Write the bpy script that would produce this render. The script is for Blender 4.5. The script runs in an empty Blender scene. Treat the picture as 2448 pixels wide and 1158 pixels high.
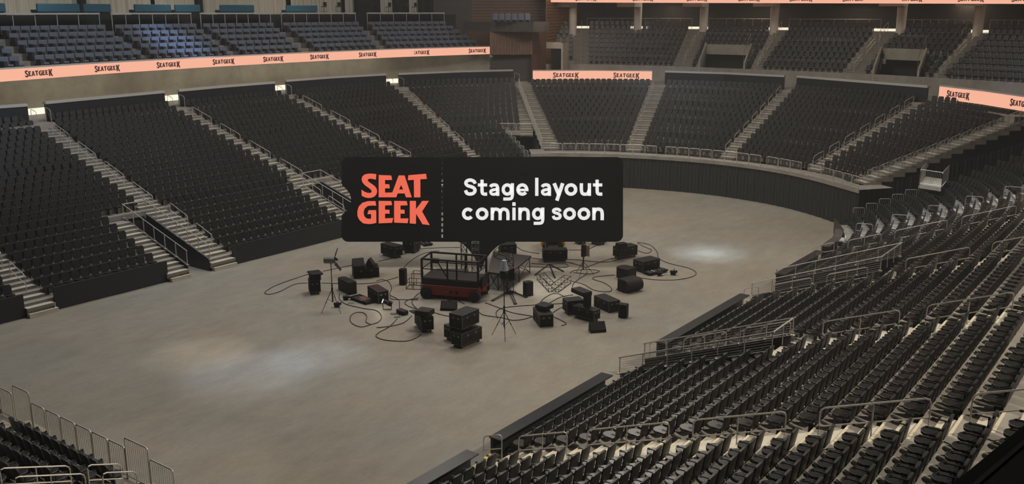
import bpy, math, random
import numpy as np
from mathutils import Vector, Matrix
random.seed(7)
S = bpy.context.scene
COL = S.collection
PI = math.pi
# ---------------------------------------------------------------- camera maths
CX, CY, F, YH, XV, CAMZ = 1224., 579., 2250., 28., 2949., 14.
PT = math.atan((CY - YH) / F)
AH = math.atan((XV - CX) / (F * math.cos(PT) + (CY - YH) * math.sin(PT)))
HD = Vector((math.cos(AH), math.sin(AH), 0)); RT = Vector((math.sin(AH), -math.cos(AH), 0))
FW = HD * math.cos(PT) + Vector((0, 0, -math.sin(PT))); UP = RT.cross(FW)
CAM = Vector((0, 0, CAMZ))
def ray(x, y): return FW * F + RT * (x - CX) - UP * (y - CY)
def onz(x, y, z=0.0):
    r = ray(x, y); q = CAM + r * ((z - CAMZ) / r.z); return Vector((q.x, q.y, z))
def onx(x, y, X):
    r = ray(x, y); return CAM + r * (X / r.x)
def onplane(x, y, P, n):
    r = ray(x, y); return CAM + r * ((P - CAM).dot(n) / r.dot(n))
def atd(x, y, d): return CAM + FW * d + RT * (d * (x - CX) / F) - UP * (d * (y - CY) / F)
def proj(P):
    q = P - CAM; d = q.dot(FW)
    if d < .1: return None
    return CX + F * q.dot(RT) / d, CY - F * q.dot(UP) / d, d
cd = bpy.data.cameras.new('camera'); cam = bpy.data.objects.new('camera', cd); COL.objects.link(cam)
cam.matrix_world = Matrix(((RT.x, UP.x, -FW.x, 0), (RT.y, UP.y, -FW.y, 0), (RT.z, UP.z, -FW.z, CAMZ), (0, 0, 0, 1)))
cd.sensor_width = 36; cd.lens = F / 2448 * 36; cd.clip_end = 500; cd.clip_start = .05
S.camera = cam
# ---------------------------------------------------------------- materials
def mat(name, col, rough=.6, metal=0, emit=None, es=1., noise=None, bump=None, spec=None, stretch=None):
    m = bpy.data.materials.new(name); m.use_nodes = True
    nt = m.node_tree; b = nt.nodes['Principled BSDF']
    b.inputs['Base Color'].default_value = (*col, 1); b.inputs['Roughness'].default_value = rough
    b.inputs['Metallic'].default_value = metal
    if spec is not None: b.inputs['Specular IOR Level'].default_value = spec
    if emit: b.inputs['Emission Color'].default_value = (*emit, 1); b.inputs['Emission Strength'].default_value = es
    if noise or bump:
        tc = nt.nodes.new('ShaderNodeTexCoord'); mp = nt.nodes.new('ShaderNodeMapping')
        geo = nt.nodes.new('ShaderNodeNewGeometry')
        nt.links.new(geo.outputs['Position'], mp.inputs['Vector'])
        if stretch: mp.inputs['Scale'].default_value = stretch
    if noise:
        sc, amt = noise
        n1 = nt.nodes.new('ShaderNodeTexNoise'); n1.inputs['Scale'].default_value = sc; n1.inputs['Detail'].default_value = 6
        n1.inputs['Roughness'].default_value = .62
        nt.links.new(mp.outputs[0], n1.inputs['Vector'])
        r = nt.nodes.new('ShaderNodeMapRange'); r.inputs[1].default_value = .3; r.inputs[2].default_value = .7
        r.inputs[3].default_value = 1 - amt; r.inputs[4].default_value = 1 + amt
        nt.links.new(n1.outputs['Fac'], r.inputs[0])
        mx = nt.nodes.new('ShaderNodeVectorMath'); mx.operation = 'SCALE'; mx.inputs[0].default_value = col
        nt.links.new(r.outputs[0], mx.inputs['Scale']); nt.links.new(mx.outputs[0], b.inputs['Base Color'])
    if bump:
        n2 = nt.nodes.new('ShaderNodeTexNoise'); n2.inputs['Scale'].default_value = bump[0]
        nt.links.new(mp.outputs[0], n2.inputs['Vector'])
        bp = nt.nodes.new('ShaderNodeBump'); bp.inputs['Strength'].default_value = bump[1]; bp.inputs['Distance'].default_value = .02
        nt.links.new(n2.outputs['Fac'], bp.inputs['Height']); nt.links.new(bp.outputs[0], b.inputs['Normal'])
    return m
M = {}
M['concrete'] = mat('tread_concrete', (.30, .275, .24), .8, noise=(1.3, .18))
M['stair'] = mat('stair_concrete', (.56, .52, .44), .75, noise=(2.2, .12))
M['riser'] = mat('shaded_riser_concrete', (.20, .185, .16), .8, noise=(2.2, .12))  # same concrete as the treads, darkened to paint shade on step faces
M['nosing'] = mat('stair_nosing', (.62, .55, .40), .7)
M['yellow_tread'] = mat('yellow_tread', (.75, .55, .16), .7)
M['blackp'] = mat('black_plastic', (.021, .020, .019), .42, spec=.45)
M['blackd'] = mat('black_satin', (.008, .008, .0085), .5, spec=.35)
M['pan'] = mat('seat_pan_black', (.020, .019, .018), .28)
M['piping'] = mat('seat_piping', (.16, .15, .13), .5)
M['wallp'] = mat('dark_panel', (.020, .021, .024), .45)
M['cap'] = mat('panel_cap', (.020, .020, .022), .3)
M['steel'] = mat('brushed_steel', (.62, .59, .54), .42, metal=.35)
M['steeld'] = mat('dull_steel', (.20, .19, .18), .5, metal=.5)
M['drape'] = mat('black_drape', (.030, .029, .030), .9)
M['tan'] = mat('tan_plaster', (.36, .33, .265), .85, noise=(.7, .2))
M['capl'] = mat('light_cap', (.50, .48, .45), .5)
M['wood'] = mat('red_wood', (.15, .072, .045), .55, noise=(2.5, .35), stretch=(1, 1, 8))
M['wooda'] = mat('warm_wood', (.34, .17, .075), .5, noise=(2.5, .3), stretch=(1, 1, 8))
M['woodv'] = mat('slat_wood', (.22, .125, .08), .6, noise=(3, .4), stretch=(4, 4, .3))
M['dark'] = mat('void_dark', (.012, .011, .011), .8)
M['darkb'] = mat('void_brown', (.035, .027, .022), .8)
M['louvre'] = mat('louvre_metal', (.075, .068, .06), .6)
M['column'] = mat('column_paint', (.66, .61, .54), .7, noise=(2, .06))
M['suite'] = mat('suite_seat_fabric', (.12, .14, .18), .75)
M['suited'] = mat('suite_table_dark', (.03, .022, .018), .6)
M['suitefl'] = mat('suite_carpet', (.075, .068, .066), .9)
M['glass'] = None
g = bpy.data.materials.new('barrier_glass'); g.use_nodes = True; nt = g.node_tree
pb = nt.nodes['Principled BSDF']; pb.inputs['Base Color'].default_value = (.75, .8, .82, 1); pb.inputs['Roughness'].default_value = .05
pb.inputs['Transmission Weight'].default_value = 1; pb.inputs['IOR'].default_value = 1.05
M['glass'] = g
M['curtain'] = mat('pale_curtain', (.58, .53, .44), .9)
M['teal'] = mat('teal_upholstery', (.02, .10, .16), .7)
M['led'] = mat('led_peach', (.02, .01, .01), .6, emit=(.955, .46, .315), es=1.0)
M['ledtxt'] = mat('led_brown_text', (.02, .01, .01), .6, emit=(.050, .018, .014), es=1.0)
M['board'] = mat('sign_black', (.008, .0075, .0075), .6, spec=.3)
M['orange'] = mat('sign_orange', (.3, .05, .03), .6, emit=(.78, .125, .070), es=1.0)
M['white'] = mat('sign_white', (.5, .5, .5), .6, emit=(.70, .70, .70), es=1.0)
M['case'] = mat('flight_case_black', (.0065, .006, .006), .55, spec=.3)
M['casetop'] = mat('flight_case_lid', (.010, .009, .0085), .5, spec=.35)
M['edge'] = mat('aluminium_edge', (.40, .40, .40), .35, metal=.7)
M['grille'] = mat('speaker_grille', (.022, .019, .018), .75, spec=.3)
M['red'] = mat('lift_red', (.27, .013, .014), .45)
M['redb'] = mat('lift_bright_red', (.42, .02, .02), .45)
M['rubber'] = mat('tyre_rubber', (.022, .022, .022), .8)
M['yellow'] = mat('forklift_yellow', (.60, .30, .02), .5)
M['ply'] = mat('pale_wood_panel', (.45, .30, .16), .6)
M['cable'] = mat('black_cable', (.012, .011, .011), .6)
M['lampcone'] = mat('frosted_lamp_shade', (.45, .50, .62), .5)
M['lamplit'] = mat('lit_lamp_lens', (.9, .9, .8), .5, emit=(1, .93, .75), es=9)
M['chrome'] = mat('chrome', (.7, .7, .7), .2, metal=1)
M['deck'] = mat('stage_deck_top', (.045, .036, .034), .6)
M['strip'] = mat('lit_cove_strip', (.8, .8, .7), .6, emit=(1.0, .90, .70), es=.9)
# floor: mottled brushed concrete
fm = bpy.data.materials.new('arena_floor_concrete'); fm.use_nodes = True; nt = fm.node_tree; b = nt.nodes['Principled BSDF']
geo = nt.nodes.new('ShaderNodeNewGeometry')
def nz(scale, st, det, rot=0.0):
    mp = nt.nodes.new('ShaderNodeMapping'); mp.inputs['Scale'].default_value = st; mp.inputs['Rotation'].default_value = (0, 0, rot)
    nt.links.new(geo.outputs['Position'], mp.inputs['Vector'])
    n = nt.nodes.new('ShaderNodeTexNoise'); n.inputs['Scale'].default_value = scale; n.inputs['Detail'].default_value = det
    n.inputs['Roughness'].default_value = .65
    nt.links.new(mp.outputs[0], n.inputs['Vector']); return n.outputs['Fac']
def mathn(op, a, bb):
    n = nt.nodes.new('ShaderNodeMath'); n.operation = op
    for i, v in enumerate((a, bb)):
        if isinstance(v, (int, float)): n.inputs[i].default_value = v
        else: nt.links.new(v, n.inputs[i])
    return n.outputs[0]
a1 = nz(1.3, (.55, 1.2, 1), 8, -.5); a2 = nz(.22, (1, 1, 1), 4); a3 = nz(7, (.6, 1.3, 1), 5, -.5)
mix = mathn('ADD', mathn('ADD', mathn('MULTIPLY', a1, .42), mathn('MULTIPLY', a2, .3)), mathn('MULTIPLY', a3, .28))
cr = nt.nodes.new('ShaderNodeValToRGB'); cr.color_ramp.elements[0].position = .36; cr.color_ramp.elements[0].color = (.235, .208, .165, 1)
cr.color_ramp.elements[1].position = .64; cr.color_ramp.elements[1].color = (.345, .315, .258, 1)
nt.links.new(mix, cr.inputs[0])
# reddish and bluish-grey traffic stains
a4 = nz(.11, (1, 1, 1), 2, .6)
cr2 = nt.nodes.new('ShaderNodeValToRGB'); cr2.color_ramp.elements[0].position = .38; cr2.color_ramp.elements[0].color = (.96, .99, 1.03, 1)
cr2.color_ramp.elements[1].position = .62; cr2.color_ramp.elements[1].color = (1.03, .985, .96, 1)
nt.links.new(a4, cr2.inputs[0])
mx = nt.nodes.new('ShaderNodeMix'); mx.data_type = 'RGBA'; mx.blend_type = 'MULTIPLY'; mx.inputs[0].default_value = 1
nt.links.new(cr.outputs[0], mx.inputs[6]); nt.links.new(cr2.outputs[0], mx.inputs[7]); nt.links.new(mx.outputs[2], b.inputs['Base Color'])
b.inputs['Roughness'].default_value = .55
M['floor'] = fm
# ---------------------------------------------------------------- mesh builder
class MB:
    def __init__(s): s.v = []; s.f = []; s.m = []; s.mi = 0; s.sm = set()
    def add(s, vs, fs):
        o = len(s.v); s.v += [tuple(v) for v in vs]
        for f in fs: s.f.append(tuple(i + o for i in f)); s.m.append(s.mi)
    def quad(s, a, b, c, d): s.add([a, b, c, d], [(0, 1, 2, 3)])
    def box(s, c, d, T=None):     # centre, full size, optional matrix
        x, y, z = (k / 2 for k in d); c = Vector(c)
        vs = [Vector((i, j, k)) + c for i in (-x, x) for j in (-y, y) for k in (-z, z)]
        if T: vs = [T @ v for v in vs]
        s.add(vs, [(0, 1, 3, 2), (4, 6, 7, 5), (0, 4, 5, 1), (2, 3, 7, 6), (0, 2, 6, 4), (1, 5, 7, 3)])
    def bbox(s, c, d, bv=.01, T=None):   # bevelled box (chamfer)
        x, y, z = (k / 2 for k in d); c = Vector(c); bv = min(bv, x * .9, y * .9, z * .9)
        vs = []
        idx = {}
        for i in (-1, 1):
            for j in (-1, 1):
                for k in (-1, 1):
                    for ax in range(3):
                        p = [i * (x - bv), j * (y - bv), k * (z - bv)]
                        p[ax] = (i * x, j * y, k * z)[ax]
                        idx[(i, j, k, ax)] = len(vs); v = Vector(p) + c
                        vs.append(T @ v if T else v)
        fs = []
        sg = (-1, 1)
        for a in sg:
            fs.append([idx[(a, j, k, 0)] for j, k in ((-1, -1), (1, -1), (1, 1), (-1, 1))])
            fs.append([idx[(i, a, k, 1)] for i, k in ((-1, -1), (1, -1), (1, 1), (-1, 1))])
            fs.append([idx[(i, j, a, 2)] for i, j in ((-1, -1), (1, -1), (1, 1), (-1, 1))])
        for a in sg:
            for bq in sg:
                fs.append([idx[(a, bq, -1, 0)], idx[(a, bq, 1, 0)], idx[(a, bq, 1, 1)], idx[(a, bq, -1, 1)]])
                fs.append([idx[(a, -1, bq, 0)], idx[(a, 1, bq, 0)], idx[(a, 1, bq, 2)], idx[(a, -1, bq, 2)]])
                fs.append([idx[(-1, a, bq, 1)], idx[(1, a, bq, 1)], idx[(1, a, bq, 2)], idx[(-1, a, bq, 2)]])
                for k in sg: fs.append([idx[(a, bq, k, 0)], idx[(a, bq, k, 1)], idx[(a, bq, k, 2)]])
        s.add(vs, fs)
    def tube(s, pts, r, n=6, closed=False, cap=True):
        pts = [Vector(p) for p in pts]; m = len(pts); rings = []
        for i, p in enumerate(pts):
            if closed: t = (pts[(i + 1) % m] - pts[i - 1])
            else: t = pts[min(i + 1, m - 1)] - pts[max(i - 1, 0)]
            t = t.normalized() if t.length > 1e-9 else Vector((0, 0, 1))
            ref = Vector((0, 0, 1)) if abs(t.z) < .9 else Vector((1, 0, 0))
            u = t.cross(ref).normalized(); w = u.cross(t)
            rr = r[i] if isinstance(r, (list, tuple)) else r
            rings.append([p + (u * math.cos(2 * PI * k / n) + w * math.sin(2 * PI * k / n)) * rr for k in range(n)])
        vs = [v for R_ in rings for v in R_]; fs = []
        for i in range(m if closed else m - 1):
            j = (i + 1) % m
            for k in range(n): fs.append((i * n + k, i * n + (k + 1) % n, j * n + (k + 1) % n, j * n + k))
        if cap and not closed: fs.append(tuple(range(n - 1, -1, -1))); fs.append(tuple((m - 1) * n + k for k in range(n)))
        s.add(vs, fs)
    def cyl(s, p0, p1, r, n=12, r2=None): s.tube([p0, p1], [r, r if r2 is None else r2], n)
    def prism(s, poly, dirv, T=None):    # closed polygon of 3D points extruded along dirv
        n = len(poly); a = [Vector(p) for p in poly]; d = Vector(dirv); vs = a + [p + d for p in a]
        if T: vs = [T @ v for v in vs]
        fs = [tuple(range(n - 1, -1, -1)), tuple(range(n, 2 * n))] + [(i, (i + 1) % n, n + (i + 1) % n, n + i) for i in range(n)]
        s.add(vs, fs)
    def mesh(s, name, mats, smooth=False):
        me = bpy.data.meshes.new(name); me.from_pydata(s.v, [], s.f); 
        for m in (mats if isinstance(mats, (list, tuple)) else [mats]): me.materials.append(m)
        if len(me.materials) > 1: me.polygons.foreach_set('material_index', s.m)
        if smooth: me.polygons.foreach_set('use_smooth', [True] * len(s.f))
        me.update(); return me
def link(name, me, parent=None, label=None, cat=None, group=None, kind=None, loc=None, rz=None):
    o = bpy.data.objects.new(name, me); COL.objects.link(o)
    if parent: o.parent = parent
    if loc is not None: o.location = loc
    if rz is not None: o.rotation_euler = (0, 0, rz)
    if label: o['label'] = label
    if cat: o['category'] = cat
    if group: o['group'] = group
    if kind: o['kind'] = kind
    return o
def part(name, mb, m, parent, smooth=False, label=None):
    o = link(name, mb.mesh(name, m, smooth), parent)
    if label: o['label'] = label
    return o
def thing(name, label, cat, loc=(0, 0, 0), rz=0, group=None): return link(name, None, None, label, cat, group, None, loc, rz)
def struct(name, mb, m, label=None): return link(name, mb.mesh(name, m), None, label, None, None, 'structure')
def copy_tree(o, parent=None):
    c = o.copy(); COL.objects.link(c)
    if parent: c.parent = parent
    for ch in [k for k in KIDS.get(o.name, [])]: copy_tree(ch, c)
    return c
KIDS = {}
def reg_kids(root):
    KIDS[root.name] = list(root.children)
    for c in root.children: reg_kids(c)
def ordn(n):
    if 10 <= n % 100 <= 20: s = 'th'
    else: s = {1: 'st', 2: 'nd', 3: 'rd'}.get(n % 10, 'th')
    return '%d%s' % (n, s)
# ---------------------------------------------------------------- seating rows
Z0, DZ = .60, .296            # tread height of row 1, rise per row
def tz(k): return Z0 + DZ * (k - 1)
SEATS = []                     # (x, y, z, facing angle, last-in-row flag, description)
def lerp(a, b, t): return (a[0] + (b[0] - a[0]) * t, a[1] + (b[1] - a[1]) * t)
def rowpt(Q, k, u):
    FL, FR, BL, BR, ra, rb, bf, bb = Q
    t = (k - ra) / float(rb - ra)
    A = lerp(FL, BL, t); B = lerp(FR, BR, t); p = lerp(A, B, u)
    mid = bf + (bb - bf) * t
    cA = lerp(FL, FR, .5); cB = lerp(BL, BR, .5)
    od = Vector((cB[0] - cA[0], cB[1] - cA[1])).normalized()
    q = mid * 4 * u * (1 - u)
    return Vector((p[0] + od.x * q, p[1] + od.y * q))
PITCH = .509
def block(desc, FL, FR, BL, BR, ra, rb, zf=tz, bulge=(0, 0), seats=True, skip=None, group=None, ext=(.62, .38), mat_='concrete', steps=False, first=None, pitch=PITCH, kind='arena', name=None, endskirt=None):
    backext = {22: 2.2}.get(rb, 0)
    Q = (FL, FR, BL, BR, ra, rb, bulge[0], bulge[1])
    mb = MB(); n = 10 if (bulge[0] or bulge[1]) else 3
    for k in range(first or ra, rb + 1):
        z = zf(k); zp = zf(k - 1)
        f = [rowpt(Q, k - ext[0], i / n) for i in range(n + 1)]; bk = [rowpt(Q, k + ext[1] + (backext if k == rb else 0), i / n) for i in range(n + 1)]
        if steps:
            h = [rowpt(Q, k - ext[0] - .48, i / n) for i in range(n + 1)]
        for i in range(n):
            mb.mi = 3 if steps else 0
            mb.quad((*f[i], z), (*f[i + 1], z), (*bk[i + 1], z), (*bk[i], z))
            mb.mi = 0
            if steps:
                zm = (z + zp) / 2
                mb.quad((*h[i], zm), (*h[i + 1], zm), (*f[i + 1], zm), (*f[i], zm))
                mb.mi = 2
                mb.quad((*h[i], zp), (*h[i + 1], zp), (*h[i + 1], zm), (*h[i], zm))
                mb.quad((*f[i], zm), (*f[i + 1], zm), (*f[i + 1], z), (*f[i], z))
                mb.mi = 1
                for e, zz in ((f, z), (h, zm)):
                    g1 = e[i] + (bk[i] - e[i]).normalized() * .07; g2 = e[i + 1] + (bk[i + 1] - e[i + 1]).normalized() * .07
                    mb.quad((*e[i], zz + .004), (*e[i + 1], zz + .004), (*g2, zz + .004), (*g1, zz + .004))
            else:
                mb.quad((*f[i], zp), (*f[i + 1], zp), (*f[i + 1], z), (*f[i], z))
        mb.mi = 0
        for e in (0, n):        # solid ends down to a plinth
            zb = max(0, z - .42)
            mb.quad((*f[e], zb), (*bk[e], zb), (*bk[e], z), (*f[e], z))
            if steps: mb.quad((*h[e], zb), (*f[e], zb), (*f[e], zm), (*h[e], zm))
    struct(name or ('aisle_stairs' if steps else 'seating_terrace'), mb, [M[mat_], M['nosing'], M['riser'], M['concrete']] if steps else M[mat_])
    if seats:
        for k in range(ra, rb + 1):
            A, B = rowpt(Q, k, 0), rowpt(Q, k, 1); L = (B - A).length
            m = int(L / pitch + 1e-6)
            for i in range(m):
                u = (i + .5) / m
                p = rowpt(Q, k, u); d = rowpt(Q, k, min(1, u + .02)) - rowpt(Q, k, max(0, u - .02)); d.normalize()
                if skip and skip(k, p): continue
                w = rowpt(Q, k - 1, u) - p       # direction to the floor
                fx = Vector((-d.y, d.x))
                if fx.dot(w) < 0: fx = -fx
                SEATS.append((p.x, p.y, zf(k), math.atan2(fx.y, fx.x) - PI / 2, k, i, m, desc, kind, group))
    return Q
# ================================================================ the bowl
def YL(k): return 44.3 + .8 * (k - 1)
def mir(p): return (p[0], 60.1 - p[1])
def straight(x0, x1, ra, rb, side): 
    q = [(x0, YL(ra)), (x1, YL(ra)), (x0, YL(rb)), (x1, YL(rb))]
    return [mir(p) for p in q] if side == 'R' else q
EX = (.70, .30)
# ---- far (left) stand: lower rows
FARD, NEARD = 'far left stand', 'near right stand'
block(FARD + ', block at the left frame edge', *straight(12.0, 20.2, 1, 7, 'L'), 1, 7, ext=EX)
block(FARD + ', block between first stairs and tunnel', *straight(21.5, 27.7, 1, 7, 'L'), 1, 7, ext=EX)
block(FARD + ', block between the two tunnels', *straight(32.0, 40.9, 1, 7, 'L'), 1, 7, ext=EX)
block(FARD + ', block behind the sign', *straight(45.1, 51.8, 1, 7, 'L'), 1, 7, ext=EX)
block(FARD, (53.2, 44.3), (57.0, 44.3), (53.8, 49.1), (59.3, 48.9), 1, 7, ext=EX)
for x0, x1 in ((20.2, 21.5), (27.7, 28.95), (30.45, 32.0), (40.9, 42.25), (44.0, 45.1)):
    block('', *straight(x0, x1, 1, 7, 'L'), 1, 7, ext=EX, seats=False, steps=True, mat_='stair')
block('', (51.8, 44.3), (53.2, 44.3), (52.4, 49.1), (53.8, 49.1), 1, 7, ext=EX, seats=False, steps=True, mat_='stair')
# upper rows
block(FARD + ', upper block', (10, 49.9), (20.2, 49.9), (8.5, 57.6), (18.6, 58.6), 8, 22, ext=EX)
block('', (20.2, 49.9), (21.5, 49.9), (18.6, 58.6), (20.0, 58.8), 8, 22, ext=EX, seats=False, steps=True, mat_='stair')
block(FARD + ', upper block', (21.5, 49.9), (30.3, 49.9), (20.0, 58.8), (29.5, 59.8), 8, 22, ext=EX)
block('', (30.3, 49.9), (31.7, 49.9), (29.5, 59.8), (30.9, 59.9), 8, 22, ext=EX, seats=False, steps=True, mat_='stair')
block(FARD + ', upper block', (31.7, 49.9), (41.7, 49.9), (30.9, 59.9), (40.6, 61.2), 8, 22, ext=EX)
block('', (41.7, 49.9), (43.0, 49.9), (40.6, 61.2), (42.0, 61.3), 8, 22, ext=EX, seats=False, steps=True, mat_='stair')
block(FARD + ', upper block', (43.0, 49.9), (52.5, 49.9), (42.0, 61.3), (51.8, 62.1), 8, 22, ext=EX)
block('', (52.5, 49.9), (53.9, 49.9), (51.8, 62.1), (53.3, 62.2), 8, 22, ext=EX, seats=False, steps=True, mat_='stair')
block(FARD + ', upper block', (53.9, 49.9), (59.7, 49.7), (53.3, 62.2), (64.5, 61.9), 8, 22, ext=EX)
block('', (57.1, 44.2), (58.4, 43.8), (64.5, 61.9), (66.0, 61.6), 1, 22, ext=EX, seats=False, steps=True, mat_='stair')
# far corner
block(FARD + ', corner block', (58.4, 43.8), (60.9, 42.3), (62.0, 52.4), (65.2, 49.6), 1, 11, ext=EX, bulge=(.1, .2))
block(FARD + ', corner block', (62.4, 53.2), (66.6, 48.7), (66.0, 61.6), (75.6, 55.9), 12, 22, ext=EX, bulge=(.2, .9))
block('', (66.6, 48.7), (67.3, 47.9), (75.6, 55.9), (76.4, 55.1), 12, 22, ext=EX, seats=False, steps=True, mat_='stair')
# ---- near (right) stand
RB = [(9.0, 20.1), (21.4, 29.0), (32.0, 40.2), (44.7, 50.6)]
names = ['block at the bottom edge', 'block before the first tunnel', 'block between the tunnels', 'block past the second tunnel']
for (x0, x1), n_ in zip(RB, names):
    block(NEARD + ', ' + n_, *straight(x0, x1, 1, 7, 'R'), 1, 7, ext=EX)
for x0, x1 in ((20.1, 21.4), (31.05, 32.0), (40.2, 41.45), (50.6, 51.9)):
    block('', *straight(x0, x1, 1, 7, 'R'), 1, 7, ext=EX, seats=False, steps=True, mat_='stair')
RU = [(9.0, 20.1), (21.4, 29.8), (31.1, 40.2), (41.5, 50.6)]
for (x0, x1), n_ in zip(RU, ['lower right corner block', 'block behind the first tunnel', 'block behind the second tunnel', 'upper block']):
    block(NEARD + ', ' + n_, *straight(x0, x1, 8, 22, 'R'), 8, 22, ext=EX)
for x0, x1 in ((20.1, 21.4), (29.8, 31.1), (40.2, 41.5), (50.6, 51.9)):
    block('', *straight(x0, x1, 8, 22, 'R'), 8, 22, ext=EX, seats=False, steps=True, mat_='stair')
block(NEARD + ', bend block', (51.9, 15.8), (56.5, 16.3), (51.9, -1.0), (61.9, -.6), 1, 22, ext=EX, bulge=(.15, .45))
block('', (56.5, 16.3), (57.7, 16.7), (61.9, -.6), (63.2, -.2), 1, 22, ext=EX, seats=False, steps=True, mat_='stair')
block(NEARD + ', curved block by the drape', (57.7, 16.7), (60.5, 18.1), (59.0, 12.7), (63.2, 14.9), 1, 6, ext=EX, bulge=(.1, .2))
block(NEARD + ', block behind the landing', (59.3, 11.9), (63.7, 14.1), (63.2, -.2), (73.4, 5.2), 7, 22, ext=EX, bulge=(.3, .9))
# ---- near end stand (bottom left)
XE = lambda k: 13.05 - .8 * (k - 1)
block('near end stand, block behind the bottom left fence', (XE(1), 29.55), (XE(1), 23.75), (XE(6), 29.55), (XE(6), 23.75), 1, 6, ext=EX, pitch=.49)
block('', (XE(1), 23.75), (XE(1), 22.3), (XE(6), 23.75), (XE(6), 22.3), 1, 6, ext=EX, seats=False, steps=True, mat_='stair')
block('near end stand, block beyond the tall gate', (XE(1), 22.3), (XE(1), 18.6), (XE(6), 22.3), (XE(6), 18.6), 1, 6, ext=EX, pitch=.49)
block('', (XE(1), 31.0), (XE(1), 29.55), (XE(6), 31.0), (XE(6), 29.55), 1, 6, ext=EX, seats=False, steps=True, mat_='stair')
block('near end stand, block at the left edge', (XE(1), 36), (XE(1), 31.0), (XE(6), 36), (XE(6), 31.0), 1, 6, ext=EX, pitch=.49)
# ---- far end stand
ZE = lambda k: 2.72 + .296 * (k - 8)
EE = (.62, .38)
EB = [((65.5, 43.9), (68.1, 38.9), (74.1, 53.0), (81.0, 43.8)), ((68.5, 37.7), (69.3, 31.0), (81.3, 42.3), (82.2, 31.5)),
      ((69.3, 29.8), (67.8, 23.4), (82.0, 30.2), (78.1, 19.1)), ((67.3, 22.3), (64.9, 19.1), (77.5, 17.8), (73.0, 11.0))]
for i, q in enumerate(EB):
    block('far end stand, %s block' % ['first', 'second', 'third', 'fourth'][i], *q, 8, 22, zf=ZE, ext=EE, bulge=(.35, .6))
AE = [((64.7, 44.9), (65.5, 43.9), (73.4, 53.8), (74.1, 53.0)), (EB[0][1], EB[1][0], EB[0][3], EB[1][2]), (EB[1][1], EB[2][0], EB[1][3], EB[2][2]),
      (EB[2][1], EB[3][0], EB[2][3], EB[3][2]), ((64.9, 19.1), (64.0, 18.1), (73.0, 11.0), (72.2, 10.1))]
for q in AE: block('', *q, 8, 22, zf=ZE, ext=EE, seats=False, steps=True, mat_='stair')
# front deck of the far end stand + drape
DE = [(62.2, 44.4), (63.6, 42.6), (65.3, 39.7), (66.5, 37.0), (67.3, 33.5), (67.5, 30.5), (67.1, 27.2), (66.2, 24.4), (64.9, 22.0), (63.4, 19.9), (61.9, 17.9)]
def dense(P, n=6):
    out = []; m = len(P)
    for i in range(m - 1):
        p0 = P[max(i - 1, 0)]; p1 = P[i]; p2 = P[i + 1]; p3 = P[min(i + 2, m - 1)]
        for j in range(n):
            t = j / n
            out.append(tuple(.5 * ((2 * p1[a]) + (-p0[a] + p2[a]) * t + (2 * p0[a] - 5 * p1[a] + 4 * p2[a] - p3[a]) * t * t + (-p0[a] + 3 * p1[a] - 3 * p2[a] + p3[a]) * t ** 3) for a in range(len(p1))))
    out.append(tuple(P[-1])); return out
def offs(P, d):
    out = []
    for i, p in enumerate(P):
        a = P[max(i - 1, 0)]; c = P[min(i + 1, len(P) - 1)]; t = Vector((c[0] - a[0], c[1] - a[1])).normalized()
        out.append((p[0] - t.y * d, p[1] + t.x * d))
    return out
def strip(mb, P, Q, zp, zq):
    for i in range(len(P) - 1): mb.quad((*P[i], zp), (*P[i + 1], zp), (*Q[i + 1], zq), (*Q[i], zq))
DD = dense(DE)
mb = MB(); out_ = offs(DD, 2.6)
strip(mb, DD, out_, 2.72, 2.72); strip(mb, DD, DD, 2.48, 2.72)
struct('seating_terrace', mb, M['concrete'])
def pleats(P, z0, z1, name, label, amp=.05, per=.30, zf=None):
    pts = []
    L = 0
    for i in range(len(P) - 1):
        a = Vector(P[i]); b_ = Vector(P[i + 1]); d = (b_ - a); n = Vector((-d.y, d.x)).normalized(); m = max(1, int(d.length / (per / 6)))
        for j in range(m):
            q = a + d * (j / m); s_ = L + d.length * j / m
            w = amp * (math.sin(2 * PI * s_ / per) + .5 * math.sin(2 * PI * s_ / (per * 2.7) + 1))
            pts.append((q + n * w, s_))
        L += d.length
    mb = MB()
    for i in range(len(pts) - 1):
        p, q = pts[i][0], pts[i + 1][0]
        za = z1 if zf is None else zf(pts[i][1] / L); zb = z1 if zf is None else zf(pts[i + 1][1] / L)
        mb.quad((p.x, p.y, z0), (q.x, q.y, z0), (q.x, q.y, zb), (p.x, p.y, za))
    o = link(name, mb.mesh(name, M['drape'], True), None, label, 'drape'); return o
pleats(offs(DD, .10)[5:], 0.0, 2.5, 'pleated_drape', 'long curved black pleated drape hanging below the far end deck')
pleats([(62.0, 17.95), (64.1, 18.1), (72.4, 9.9)], 0, 2.5, 'pleated_drape', 'dark drape side panel under the stepped fence at far right', zf=lambda t: 2.4 if t < .15 else 2.4 + (t - .15) * 3.6)
pleats([(62.4, 44.4), (64.6, 44.95), (73.5, 54.0)], 0, 2.4, 'pleated_drape', 'dark pleated drape closing the corner tunnel left of far end stand', zf=lambda t: 2.4 if t < .15 else 2.4 + (t - .15) * 3.9)
pleats([(61.5, 42.3), (65.9, 49.9)], 0, 1, 'pleated_drape', 'dark drape wall under corner landing at left of tunnel', zf=lambda t: .6 + 2.8 * t)
pleats([(66.1, 49.9), (67.2, 48.3)], 0, 3.25, 'pleated_drape', 'dark drape at the back of the corner tunnel')
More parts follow.
